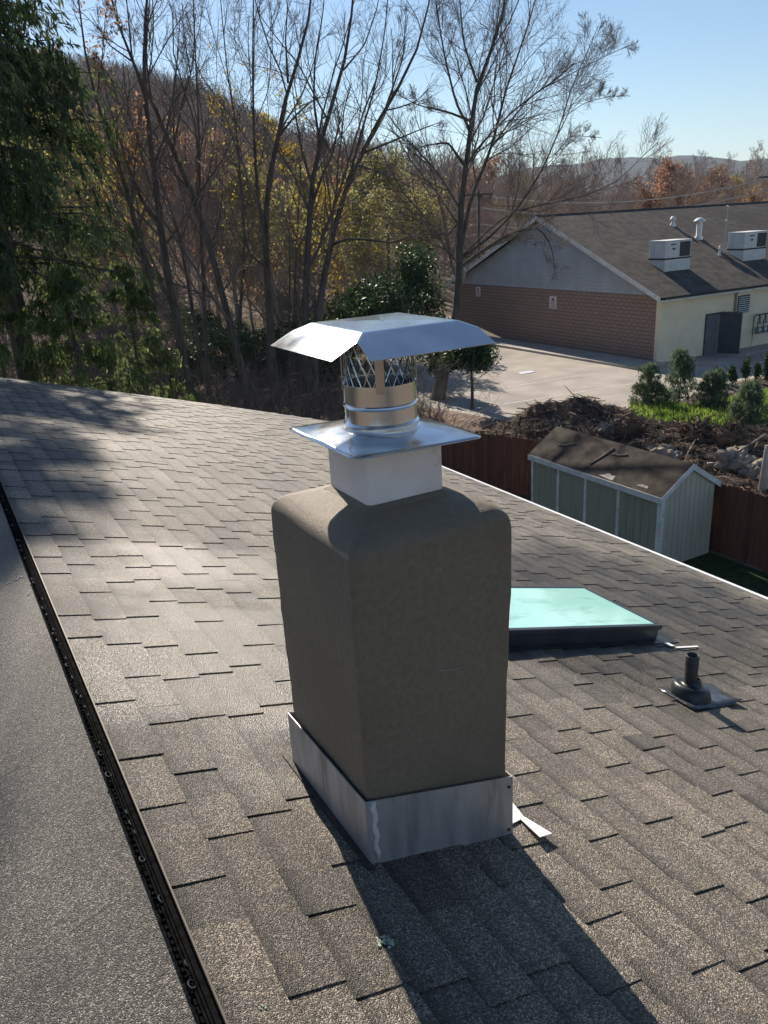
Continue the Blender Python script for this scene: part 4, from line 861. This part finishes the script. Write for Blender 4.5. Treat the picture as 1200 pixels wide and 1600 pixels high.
# broadleaf evergreens and shrubs
def leafy(name, label, base, H, rx, m, n, seed, trunk_h=.3, size=.10, cat='shrub', group=None, r0=.07, lobes=9, flat=.8):
    g = np.random.default_rng(seed); base = np.array(base, float); t = thing(name, label, cat, tuple(base), group)
    K = 7; top = base+np.array([g.normal(0, .1), g.normal(0, .1), H*.75])
    P = smooth_path(np.array([base-np.array([0, 0, .2]), base+np.array([.04, .02, H*trunk_h]), top]), K)[None]; R = np.linspace(r0, r0*.35, K)[None]
    st = MB(); st.tubes(P, R, 7)
    P1, R1 = sprout(P, R, 14, (.28, .55), (.6, 1.25), .15, 6, max(.08, trunk_h*.9), .14, .12, .6, g, taper=False); st.tubes(P1, np.maximum(R1, .008), 4)
    part('trunk', st, M['bark'], t, True)
    # leaf masses: irregular lobes around the branch tips
    tips = P1[:, -1]; ctr = base+np.array([0, 0, H*(trunk_h+1)/2]); sc = np.array([rx, rx, H*(1-trunk_h)/2])
    k = g.integers(0, len(tips), lobes); cen = ctr+norm(g.normal(size=(lobes, 3)))*sc*g.uniform(.25, .78, (lobes, 1)); cr = g.uniform(.30, .52, lobes)
    i = g.integers(0, lobes, n); d = norm(g.normal(size=(n, 3)))*(g.random((n, 1))**.45)
    C = cen[i]+d*sc*cr[i][:, None]; C[:, 2] = np.maximum(C[:, 2], base[2]+.05)
    A = norm(g.normal(size=(n, 3))); Bv = norm(np.cross(A, g.normal(size=(n, 3)))); s = size*g.uniform(.6, 1.3, n)[:, None]
    lobe_t = g.random(lobes)
    fo = MB(); fo.cards(C, A*s, Bv*s*.55, np.clip(.5*lobe_t[i]+.5*g.random(n), 0, 1)); part('crown', fo, M[m], t); return t
leafy('small_evergreen_tree', 'small round-crowned evergreen tree on a thin trunk by the parking lot', on_ground((738, 648), 34.5), 3.5, 1.55, 'evergreen', 5200, 11, .33, .085, 'tree', r0=.09, lobes=16)
leafy('evergreen_shrub', 'tall dark evergreen shrub hugging the foot of the big leafless tree', on_ground((690, 640), 38), 3.6, 1.3, 'evergreen', 3200, 12, .1, .09, group='dark evergreens behind the cap', lobes=12)
for k, (px, py, D, H, rx, m) in enumerate(((600, 560, 46, 6.2, 3.0, 'evergreen'), (655, 560, 52, 6.5, 2.6, 'evergreen'), (545, 570, 50, 4.6, 2.4, 'evergreen'), (510, 590, 40, 3.4, 1.5, 'evergreen'))):
    leafy('evergreen_shrub', ['broad dark holly behind the middle of the steel cap', 'dark holly between the cap and the big leafless tree', 'low dark holly behind the left half of the cap', 'small dark holly below the left flap of the cap'][k], on_ground((px, py), D), H, rx, m, 5200, 20+k, .08, .13, group='dark evergreens behind the cap', lobes=15)
for k, (px, D, H, lab) in enumerate(((300, 38, 2.6, 'dark shrub between the thick trunk and the slim straight tree'), (352, 40, 3.2, 'dark shrub left of the leaning trunk foot'), (405, 44, 3.6, 'dark shrub behind the multi-stemmed tree'), (448, 42, 3.4, 'dark shrub between the multi-stemmed and the forked tree'), (480, 46, 4.0, 'dark shrub behind the foot of the forked tree'), (268, 34, 2.2, 'dark shrub at the foot of the thick leafless trunk'), (330, 50, 3.6, 'dark shrub far behind the leaning trunk'))):
    leafy('evergreen_shrub', lab, on_ground((px, 600), D), H, H*.62, 'evergreen', 2600, 300+k, .05, .10, group='dark shrubs among the trunks', lobes=12)
leafy('autumn_tree', 'golden yellow autumn tree above the left end of the cap', on_ground((555, 560), 62), 9.5, 2.5, 'leaf_yellow', 3600, 31, .25, .13, 'tree', lobes=14)
leafy('autumn_tree', 'olive yellow autumn tree left of the golden one', on_ground((500, 560), 66), 10.5, 3.0, 'leaf_olive', 2400, 32, .2, .13, 'tree', lobes=13)
leafy('autumn_tree', 'olive green autumn tree behind the lamp pole', on_ground((655, 560), 72), 12.0, 3.6, 'leaf_olive', 3600, 33, .2, .14, 'tree', lobes=14)
for k, (px, D, m) in enumerate(((385, 27, 'arbor'), (340, 27.5, 'arbor'), (420, 27, 'evergreen'), (500, 29, 'evergreen'), (530, 30, 'evergreen'), (455, 28, 'arbor'))):
    leafy('low_shrub', 'knee-high leafy shrub among the tree feet beyond the roof edge', on_ground((px, 640), D), rng.uniform(.7, 1.2), rng.uniform(.5, .85), m, 700, 40+k, .05, .06, group='shrubs beyond the roof edge', r0=.02, lobes=6)
# young conifers and arborvitae by the lot
for k, (px, py, H, rx, lab) in enumerate(((1012, 640, 1.75, .62, 'young blue-green pine at the edge of the lot, left of its taller neighbour'), (1060, 636, 2.25, .72, 'tallest young blue-green pine at the edge of the lot'), (1112, 645, 1.7, .55, 'young pine between the tallest pine and the hedge row'), (1167, 668, 1.55, .60, 'young pine standing alone on the sunlit grass'))):
    p = at_z((px, py), .02)
    conifer('young_pine', lab, tuple(p), H, rx, 110, 8, 'bluegreen', 60+k, droop=-.1, zlo=.03, card=.075, per=7, hang=(-.16, .12), cat='pine', group='young pines by the lot', shape=.85)
for k, (px, py, H) in enumerate(((1120, 603, 1.0), (1143, 605, 1.15), (1164, 601, 1.35), (1181, 599, 1.25), (1197, 597, 1.5))):
    p = at_z((px, py), .02)
    leafy('arborvitae', ['leftmost and smallest of the five narrow hedge conifers', 'second from the left of the five narrow hedge conifers', 'middle one of the five narrow hedge conifers', 'second from the right of the five narrow hedge conifers', 'rightmost of the five narrow hedge conifers'][k], tuple(p), H, .24, 'arbor', 1100, 70+k, .03, .05, 'conifer', 'row of narrow hedge conifers', .025, 12)
    p2 = p+np.array([.35, -.55, 0])

# grass, debris and boulders between fence and lot
def grass(name, label, n, area, h, m=M['grassblade'], seed=5):
    g = np.random.default_rng(seed); C = area(g, n); A = norm(np.stack([g.normal(0, .5, n), g.normal(0, .5, n), np.ones(n)], -1)); Bv = norm(np.cross(A, g.normal(size=(n, 3))))
    s = h*g.uniform(.5, 1.3, n)[:, None]; mb = MB(); mb.cards(C+A*s*.8, A*s, Bv*s*.22, g.random(n)); o = part(name, mb, m, None, kind='stuff'); tag(o, label, 'grass'); return o
def verge(g, n):
    x = g.uniform(24.6, 40, n); y = 22.3-(x-28.5)*-.02-g.random(n)*(2.6+(x-24.6)*.55); return np.stack([x, y, np.full(n, .02)], -1)
grass('grass', 'sunlit yellow-green grass beside the young pines', 42000, verge, .10)
def bank(g, n):
    c = np.array([at_z(p, .1) for p in ((1070, 655), (1050, 650), (1090, 660), (1130, 660), (1030, 648))])[g.integers(0, 5, n)]; return c+np.concatenate([g.normal(0, .55, (n, 2)), np.zeros((n, 1))], 1)
grass('grass', 'clumps of long grass at the feet of the young pines', 5200, bank, .2, seed=9)
def mound_h(x, y):
    h = 0
    for cx, cy, sx, sy, hh in ((18.3, 22.2, 1.6, 1.5, 1.15), (20.4, 21.4, 1.9, 1.6, 1.55), (21.2, 18.6, 2.2, 1.8, .9), (19.8, 15.8, 1.6, 2.0, .9), (22.6, 16.0, 1.8, 1.6, 1.0), (18.2, 12.8, 1.6, 2.2, .8), (22.0, 13.4, 2.0, 2.0, .7), (17.4, 18.5, 1.2, 2.0, .7)):
        h = h+.82*hh*np.exp(-((x-cx)/sx)**2-((y-cy)/sy)**2)
    return h+.10*np.sin(x*3.1+y)*np.sin(y*2.7-x*.6)+.06*np.sin(x*7.3)*np.sin(y*6.1)
nx, ny = 90, 120; X_, Y_ = np.meshgrid(np.linspace(15.9, 26, nx), np.linspace(8, 25, ny), indexing='ij')
edge = sstep(X_, 15.9, 17)*sstep(26-X_, 0, 1.6)*sstep(25-Y_, 0, 1.5)*sstep(Y_, 8, 9)
Z_ = (mound_h(X_, Y_)+rng.normal(0, .035, X_.shape))*edge+.0-.05*(edge < .02)
id_ = np.arange(nx*ny).reshape(nx, ny)
pile = tag(part('debris_pile', MB().add(np.stack([X_, Y_, Z_], -1).reshape(-1, 3), np.stack([id_[:-1, :-1], id_[1:, :-1], id_[1:, 1:], id_[:-1, 1:]], -1).reshape(-1, 4)), M['soil'], None, True), 'long mound of dark mulch and brush debris behind the fence', 'debris pile')
pile['kind'] = 'stuff'
g = np.random.default_rng(77); n = 17000
x = g.uniform(16.3, 25.5, n); y = g.uniform(8.5, 24.3, n); ok = mound_h(x, y) > .18; x, y = x[ok], y[ok]; n = len(x)
p = np.stack([x, y, mound_h(x, y)*sstep(x, 15.9, 17)*sstep(26-x, 0, 1.6)+.02], -1); d = norm(np.stack([g.normal(size=n), g.normal(size=n), g.normal(.05, .28, n)], -1)); L_ = g.gamma(1.6, .075, n)[:, None]+.03
mb = MB(); mb.tubes(np.stack([p-d*L_, p+g.normal(0, .02, p.shape)+.02, p+d*L_], 1), np.clip(L_*g.uniform(.02, .08, (n, 1)), .004, .022)*np.array([[1, 1, .5]]), 3, g.random(n))
tag(part('brush_debris', mb, M['chips'], None, kind='stuff'), 'loose sticks, roots and bark scattered over the debris mound', 'brush')
def blob(c, s, seed, n=3, rough=.28):
    g = np.random.default_rng(seed); th = np.linspace(0, math.pi, 9); ph = np.arange(14)*2*math.pi/14; f1, f2 = g.uniform(1.5, 3.2, 2), g.uniform(0, 6, 4)
    V = []
    for t in th:
        for q in ph:
            d = np.array([math.sin(t)*math.cos(q), math.sin(t)*math.sin(q), math.cos(t)])
            r = 1+rough*(math.sin(f1[0]*3*d[0]+f2[0])*math.sin(f1[1]*3*d[1]+f2[1])+.5*math.sin(7*d[2]+f2[2])*math.sin(6*d[0]+f2[3])); V.append(np.array(c)+d*r*np.array(s))
    idx = np.arange(9*14).reshape(9, 14); j = np.roll(idx, -1, 1); mb = MB(); mb.add(V, np.stack([idx[:-1], idx[1:], j[1:], j[:-1]], -1).reshape(-1, 4)); return mb
rocks = [((1148, 728), .62, 'largest pale boulder in the debris right of the shed'), ((1180, 742), .5, 'pale boulder right beside the largest one'), ((1128, 722), .30, 'small tan slab left of the largest boulder'), ((1040, 712), .40, 'rounded boulder showing just above the shed roof'), ((1058, 716), .26, 'small boulder right of the rounded one above the shed roof'), ((1022, 702), .22, 'grey stone left of the rounded boulder above the shed roof'), ((1035, 686), .16, 'small pale stone in the mulch above the shed'), ((945, 672), .34, 'brown boulder at the foot of the high mulch mound'), ((962, 660), .18, 'small stone at the right foot of the high mulch mound'), ((1150, 605), .22, 'small pale stone in the bed of the hedge conifers'), ((1172, 603), .2, 'white edging stone under the hedge conifers')]
rock_tex = bpy.data.textures.new('rock', 'VORONOI'); rock_tex.noise_scale = .22
def on_pile(px):
    v = ray(px); t = 5.
    for _ in range(4000):
        p = CAM+v*t
        h = mound_h(p[0], p[1])*sstep(p[0], 15.9, 17)*sstep(26-p[0], 0, 1.6) if p[0] < 26 and 8 < p[1] < 25 else 0.
        if p[2] <= h: break
        t += .02
    return p
for k, (px, s, lab) in enumerate(rocks):
    c = on_pile(px); rk = tag(part('boulder', blob((c[0], c[1], c[2]+s*.15), (s, s*rng.uniform(.7, 1), s*rng.uniform(.5, .75)), 100+k), M['rock'], None, True), lab, 'boulder', 'boulders in the debris')
    mm = rk.modifiers.new('s', 'SUBSURF'); mm.subdivision_type = 'SIMPLE'; mm.levels = mm.render_levels = 2; mm = rk.modifiers.new('d', 'DISPLACE'); mm.texture = rock_tex; mm.strength = s*.5; mm.texture_coords = 'GLOBAL'
for k, (px, s, lab) in enumerate((((1090, 690), .62, 'tangled reddish root ball in the middle of the debris'), ((1138, 692), .55, 'earthy stump with pale roots right of the reddish root ball'), ((985, 678), .45, 'dark root clump above the shed ridge'))):
    c = on_pile(px); st = thing('root_stump', lab, 'stump', tuple(c)); part('stump', blob((c[0], c[1], c[2]+s*.3), (s*.75, s*.75, s*.7), 130+k, rough=.4), M['rootwood'], st, True)
    g = np.random.default_rng(140+k); n = 150; a = norm(g.normal(size=(n, 3))+np.array([0, 0, .3])); q0 = np.array(c)+np.array([0, 0, s*.3])+a*s*.55; q1 = q0+a*s*.35+g.normal(0, .12, (n, 3)); q2 = q1+g.normal(0, .22, (n, 3))
    mb = MB(); mb.tubes(np.stack([q0, q1, q2], 1), np.array([[.022, .014, .006]])*g.uniform(.5, 1.8, (n, 1)), 4, g.random(n)); part('root', mb, M['rootwood'], st, kind='stuff')
for k, (a, b, r, lab) in enumerate((((1135, 705), (1195, 690), .05, 'long pale branch lying across the debris on the right'), ((1105, 730), (1165, 716), .045, 'pale branch lying left of the largest boulder'), ((1000, 640), (1022, 628), .05, 'dark broken branch sticking up beside the young pine'), ((1075, 712), (1092, 688), .03, 'thin pale root leaning on the reddish root ball'))):
    p, q = on_pile(a)+np.array([0, 0, .1]), on_pile(b)+np.array([0, 0, .25]); mdl = (p+q)/2+rng.normal(0, .12, 3)
    tag(part('fallen_branch', MB().tubes(smooth_path(np.array([p, mdl, q]), 8), np.linspace(r, r*.4, 8), 6, cap=True), M['palewood'] if k != 2 else M['bark'], None, True), lab, 'branch', 'fallen branches in the debris')
pb = at_z((1188, 782), .4); tag(part('pale_trunk_stub', MB().tubes(smooth_path(np.array([(pb[0], pb[1], -.1), (pb[0]+.05, pb[1], .8), (pb[0]+.12, pb[1]+.05, 1.9)]), 7), np.linspace(.16, .07, 7), 8, cap=True), M['palewood'], None, True), 'pale upright trunk stub at the right edge behind the fence', 'stump')

# ---------------------------------------------------------------- wood on the hill and beyond the lot
def template(name, H, seed, leaf=None, nleaf=0, n1=12, n2=7, n3=5, r=.014, ls=.22):
    g = np.random.default_rng(seed); t = thing(name, '', 'tree', (0, 0, 0)); tr = MB()
    main = smooth_path(np.array([(0, 0, -.5), (g.normal(0, .02)*H, 0, H*.35), (g.normal(0, .05)*H, g.normal(0, .05)*H, H*.95)]), 12)
    P = main[None]; R = (r*H*np.linspace(1, .12, 12))[None]; tr.tubes(P, R, 6)
    L0, LR = sprout(P, R, 10, (.42, .66), (.55, 1.05), .22, 9, .25, .12, .12, .62, g); tr.tubes(L0, LR, 5)
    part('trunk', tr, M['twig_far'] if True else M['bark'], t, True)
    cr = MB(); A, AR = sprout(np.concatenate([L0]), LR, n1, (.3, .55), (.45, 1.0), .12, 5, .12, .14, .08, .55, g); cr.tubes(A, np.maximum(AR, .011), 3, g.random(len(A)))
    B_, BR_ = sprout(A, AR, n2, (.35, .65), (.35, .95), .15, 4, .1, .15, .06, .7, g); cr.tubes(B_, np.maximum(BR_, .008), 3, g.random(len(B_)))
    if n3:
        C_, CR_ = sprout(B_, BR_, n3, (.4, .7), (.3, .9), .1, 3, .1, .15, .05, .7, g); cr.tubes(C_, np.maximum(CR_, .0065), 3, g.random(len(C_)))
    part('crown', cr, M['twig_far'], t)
    if leaf:
        lf = MB(); leaves(lf, B_, int(nleaf*1.8), ls*.62, g, .32); part('foliage', lf, M[leaf], t)
    return t
T = [template('woodland_tree', 14, 201), template('woodland_tree', 14, 202), template('woodland_tree', 14, 203, n3=4), template('woodland_tree', 13, 204, 'leaf_orange', 2600, n3=2), template('woodland_tree', 12, 205, 'leaf_olive', 2200, n3=2), template('woodland_tree', 12, 206, 'leaf_yellow', 1300, n3=2)]
LB = ['bare grey-brown tree in the wood on the hillside', 'bare grey-brown tree in the wood on the hillside', 'bare grey-brown tree in the wood on the hillside', 'orange-leaved oak in the wood on the hillside', 'olive-leaved tree in the wood on the hillside', 'sparse yellow-leaved tree in the wood on the hillside']
LV = ['bare tree in the belt of trees beyond the low building']*3+['orange-brown oak beyond the roof of the low building', 'olive-leaved tree in the belt of trees beyond the low building', 'sparse yellow-leaved tree in the belt of trees beyond the low building']
used = set()
def plant(k, x, y, s, lab, grp):
    z = float(terrain(x, y)); loc = (x, y, z); rz = rng.uniform(0, 6.28); sc = (s*rng.uniform(.85, 1.15), s)
    if k in used: return copy_tree(T[k], loc, rz, sc, lab, grp)
    used.add(k); r = T[k]; r.location = loc; r.rotation_euler = (0, 0, rz); r.scale = (sc[0], sc[0], sc[1]); return tag(r, lab, 'tree', grp)
g = np.random.default_rng(91); cnt = 0
while cnt < 165:
    px = g.uniform(-90, 720); D = 48+125*g.random()**1.1
    p = at_dist((px, 600), D)
    if p[0] > 21 and D < 80 and px > 640: continue
    k = g.choice(6, p=[.22, .20, .19, .09, .18, .12]); plant(k, p[0], p[1], g.uniform(.62, 1.0), LB[k], 'trees of the hillside wood, kind %s' % ('bare', 'bare', 'bare', 'orange', 'olive', 'yellow')[k]); cnt += 1
cnt = 0
while cnt < 110:
    px = g.uniform(640, 1290); D = 72+110*g.random(); p = at_dist((px, 600), D)
    if p[0] < 80 and p[1] < 56: continue
    k = g.choice(6, p=[.36, .26, .22, .06, .06, .04]); plant(k, p[0], p[1], g.uniform(.6, .92), LV[k], 'trees beyond the low building, kind %s' % ('bare', 'bare', 'bare', 'orange', 'olive', 'yellow')[k]); cnt += 1
for px, D, s in ((1000, 88, .80), (1035, 86, .84), (1068, 90, .78), (1150, 98, .6), (880, 120, .7), (745, 95, .85)):
    p = at_dist((px, 600), D); plant(3, p[0], p[1], s, LV[3], 'trees beyond the low building, kind orange')
# brush between the trunks and the far wood: nobody could count these
n = 6500; px = g.uniform(-60, 700, n); D = 27+75*g.random(n)**1.3; P0 = np.array([at_dist((a, 600), b) for a, b in zip(px, D)]); ok = ~((P0[:, 0] > 18) & (P0[:, 1] < 62)); P0 = P0[ok]; n = len(P0)
P0[:, 2] = terrain(P0[:, 0], P0[:, 1]); K = 4; d = norm(np.stack([g.normal(0, .5, n), g.normal(0, .5, n), np.ones(n)], -1)); L_ = g.uniform(.6, 3.6, n)
Q = np.zeros((n, K, 3)); Q[:, 0] = P0
for k in range(1, K): Q[:, k] = Q[:, k-1]+d*(L_/3)[:, None]; d = norm(d+g.normal(0, .3, d.shape))
mb = MB(); rad0 = np.full((n, K), .012)*np.linspace(1, .4, K); mb.tubes(Q, rad0, 3, g.random(n)); Q2, R2 = sprout(Q, rad0, 4, (.3, .6), (.4, 1.1), .1, 3, .2, .2, .0, .7, g); mb.tubes(Q2, np.maximum(R2, .005), 3, g.random(len(Q2)))
tag(part('underbrush', mb, M['twig'], None, kind='stuff'), 'tangle of bare brush under the trees on the hillside', 'brush')
n = 26000; px = g.uniform(-60, 690, n); D = 25+60*g.random(n)**1.2; v = np.array([ray((a, 600)) for a in px]); P0 = CAM+v*(D/(v@FWD))[:, None]; ok = ~((P0[:, 0] > 18.5) & (P0[:, 1] < 60)); P0 = P0[ok]; n = len(P0)
P0[:, 2] = terrain(P0[:, 0], P0[:, 1])+.03; A = norm(np.stack([g.normal(size=n), g.normal(size=n), g.normal(0, .4, n)], -1)); Bv = norm(np.cross(A, np.stack([g.normal(0, .4, n), g.normal(0, .4, n), np.ones(n)], -1))); s = g.uniform(.06, .13, n)[:, None]
mb = MB(); mb.cards(P0, A*s, Bv*s*.7, g.random(n)); tag(part('fallen_leaves', mb, M['leaf_orange'], None, kind='stuff'), 'brown fallen leaves covering the hillside floor', 'leaves')
mb = MB(); n = 4200; px = np.where(g.random(n) < .62, g.uniform(-150, 780, n), g.uniform(700, 1400, n)); D = np.where(px < 740, 105+300*g.random(n), 170+420*g.random(n)**.8); v = np.array([ray((a, 600)) for a in px]); P0 = CAM+v*(D/(v@FWD))[:, None]; P0[:, 2] = terrain(P0[:, 0], P0[:, 1])
H_ = g.uniform(8, 13, n); K = 4; st = np.stack([P0, P0+np.stack([g.normal(0, .3, n), g.normal(0, .3, n), H_*.4], -1), P0+np.stack([g.normal(0, .6, n), g.normal(0, .6, n), H_*.75], -1), P0+np.stack([g.normal(0, .9, n), g.normal(0, .9, n), H_], -1)], 1)
mb.tubes(st, np.array([[.22, .17, .1, .04]])*np.ones((n, 1)), 3, g.random(n)); Q2, R2 = sprout(st, np.full((n, 4), .09), 12, (.3, .5), (.4, 1.0), .35, 3, .25, .15, .1, .6, g); tone2 = np.repeat(g.random(n), 12)
mb.tubes(Q2, np.maximum(R2, .05)*np.array([[1, .8, .5]]), 3, tone2); Q3, R3 = sprout(Q2, R2, 3, (.4, .7), (.4, 1.0), .2, 2, .2, .2, .1, .7, g); mb.tubes(Q3, np.full((len(Q3), 2), .035), 3, np.repeat(tone2, 3))
for nm, mt_, fr, lab in (('rust_far_foliage', 'leaf_orange', .13, 'rust-brown leaves still hanging in the far woods'), ('olive_far_foliage', 'leaf_olive', .28, 'yellow-green leaves still hanging in the far woods')):
    sel = np.where((g.random(n) < fr) & (px < 800))[0]; C = np.repeat(P0[sel]+np.stack([np.zeros(len(sel)), np.zeros(len(sel)), H_[sel]*.6], -1), 45, 0)
    C = C+g.normal(0, 1, C.shape)*np.array([1.5, 1.5, 2.2]); m_ = len(C); A = norm(g.normal(size=(m_, 3))); Bv = norm(np.cross(A, g.normal(size=(m_, 3)))); sz = g.uniform(.12, .26, m_)[:, None]
    lf = MB(); lf.cards(C, A*sz, Bv*sz*.7, np.clip(np.repeat(g.random(len(sel)), 45)*.6+g.random(m_)*.4, 0, 1)); tag(part(nm, lf, M[mt_], None, kind='stuff'), lab, 'foliage')
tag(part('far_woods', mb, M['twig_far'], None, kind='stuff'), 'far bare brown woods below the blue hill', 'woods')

# ---------------------------------------------------------------- poles and wires
def pole(label, px, top, D, arm=None, r=.14):
    p = at_dist((px, 500), D); z0 = float(terrain(p[0], p[1])); q = at_dist((px, top), D); t = thing('utility_pole', label, 'pole', (p[0], p[1], z0))
    part('shaft', MB().tubes(np.array([(p[0], p[1], z0-.5), (p[0], p[1], q[2])]), np.array([r*1.2, r*.8]), 8, cap=True), M['pole'], t, True)
    rt = np.array([FWD[1], -FWD[0], 0])
    if arm == 'cross':
        for dz_ in (-.3,):
            c = np.array([p[0], p[1], q[2]+dz_]); a, b = c-rt*1.2-FWD*.1, c+rt*1.2-FWD*.1; part('crossarm', MB().tubes(np.array([a, b]), np.array([.08, .08]), 4, cap=True), M['pole'], t)
    else:
        c = np.array([p[0], p[1], q[2]-.1]); ar = part('arm', MB().tubes(np.array([c, c-rt*1.0+np.array([0, 0, .08])]), np.array([.05, .05]), 6), M['pole'], t)
        a = c-rt*1.0+np.array([0, 0, .05]); part('lamp_head', blob(tuple(a), (.38, .2, .12), 3, rough=.03), M['hvac'], t, True)
    return np.array([p[0], p[1], q[2]])
pole('street lamp pole with a short arm behind the steel cap', 612, 303, 60)
a1 = pole('utility pole left of the low building behind the big tree', 750, 298, 72, 'cross'); a2 = pole('utility pole with crossarm at the right edge beyond the roof', 1182, 272, 78, 'cross')
a0 = at_dist((300, 315), 75)
for k, (dzp, lab) in enumerate(((-.3, 'topmost power line crossing behind the trees'), (-1.3, 'second power line from the top'), (-2.6, 'third power line from the top'), (-3.4, 'lowest power line above the building roof'))):
    pts = []
    for A, B_ in ((a0, a1), (a1, a2), (a2, a2+(a2-a1))):
        for s in np.linspace(0, 1, 14)[(1 if pts else 0):]: q = A*(1-s)+B_*s; pts.append(q+np.array([0, 0, dzp-1.3*4*s*(1-s)]))
    tag(part('power_line', MB().tubes(np.array(pts), np.full(len(pts), .035), 4), M['wire'], None), lab, 'wire', 'power lines')

# ---------------------------------------------------------------- haze
hb = MB().box((-2750, -2750, -3), (2800, 2800, 190)); hm = bpy.data.materials.new('haze_air'); hm.use_nodes = True; hn = hm.node_tree.nodes; hn.remove(hn['Principled BSDF'])
pv = hn.new('ShaderNodeVolumePrincipled'); pv.inputs['Color'].default_value = (.55, .75, 1, 1); pv.inputs['Density'].default_value = .00012; pv.inputs['Anisotropy'].default_value = .2
hm.node_tree.links.new(pv.outputs[0], hn['Material Output'].inputs['Volume'])
hz = part('haze', hb, hm); hz['kind'] = 'stuff'
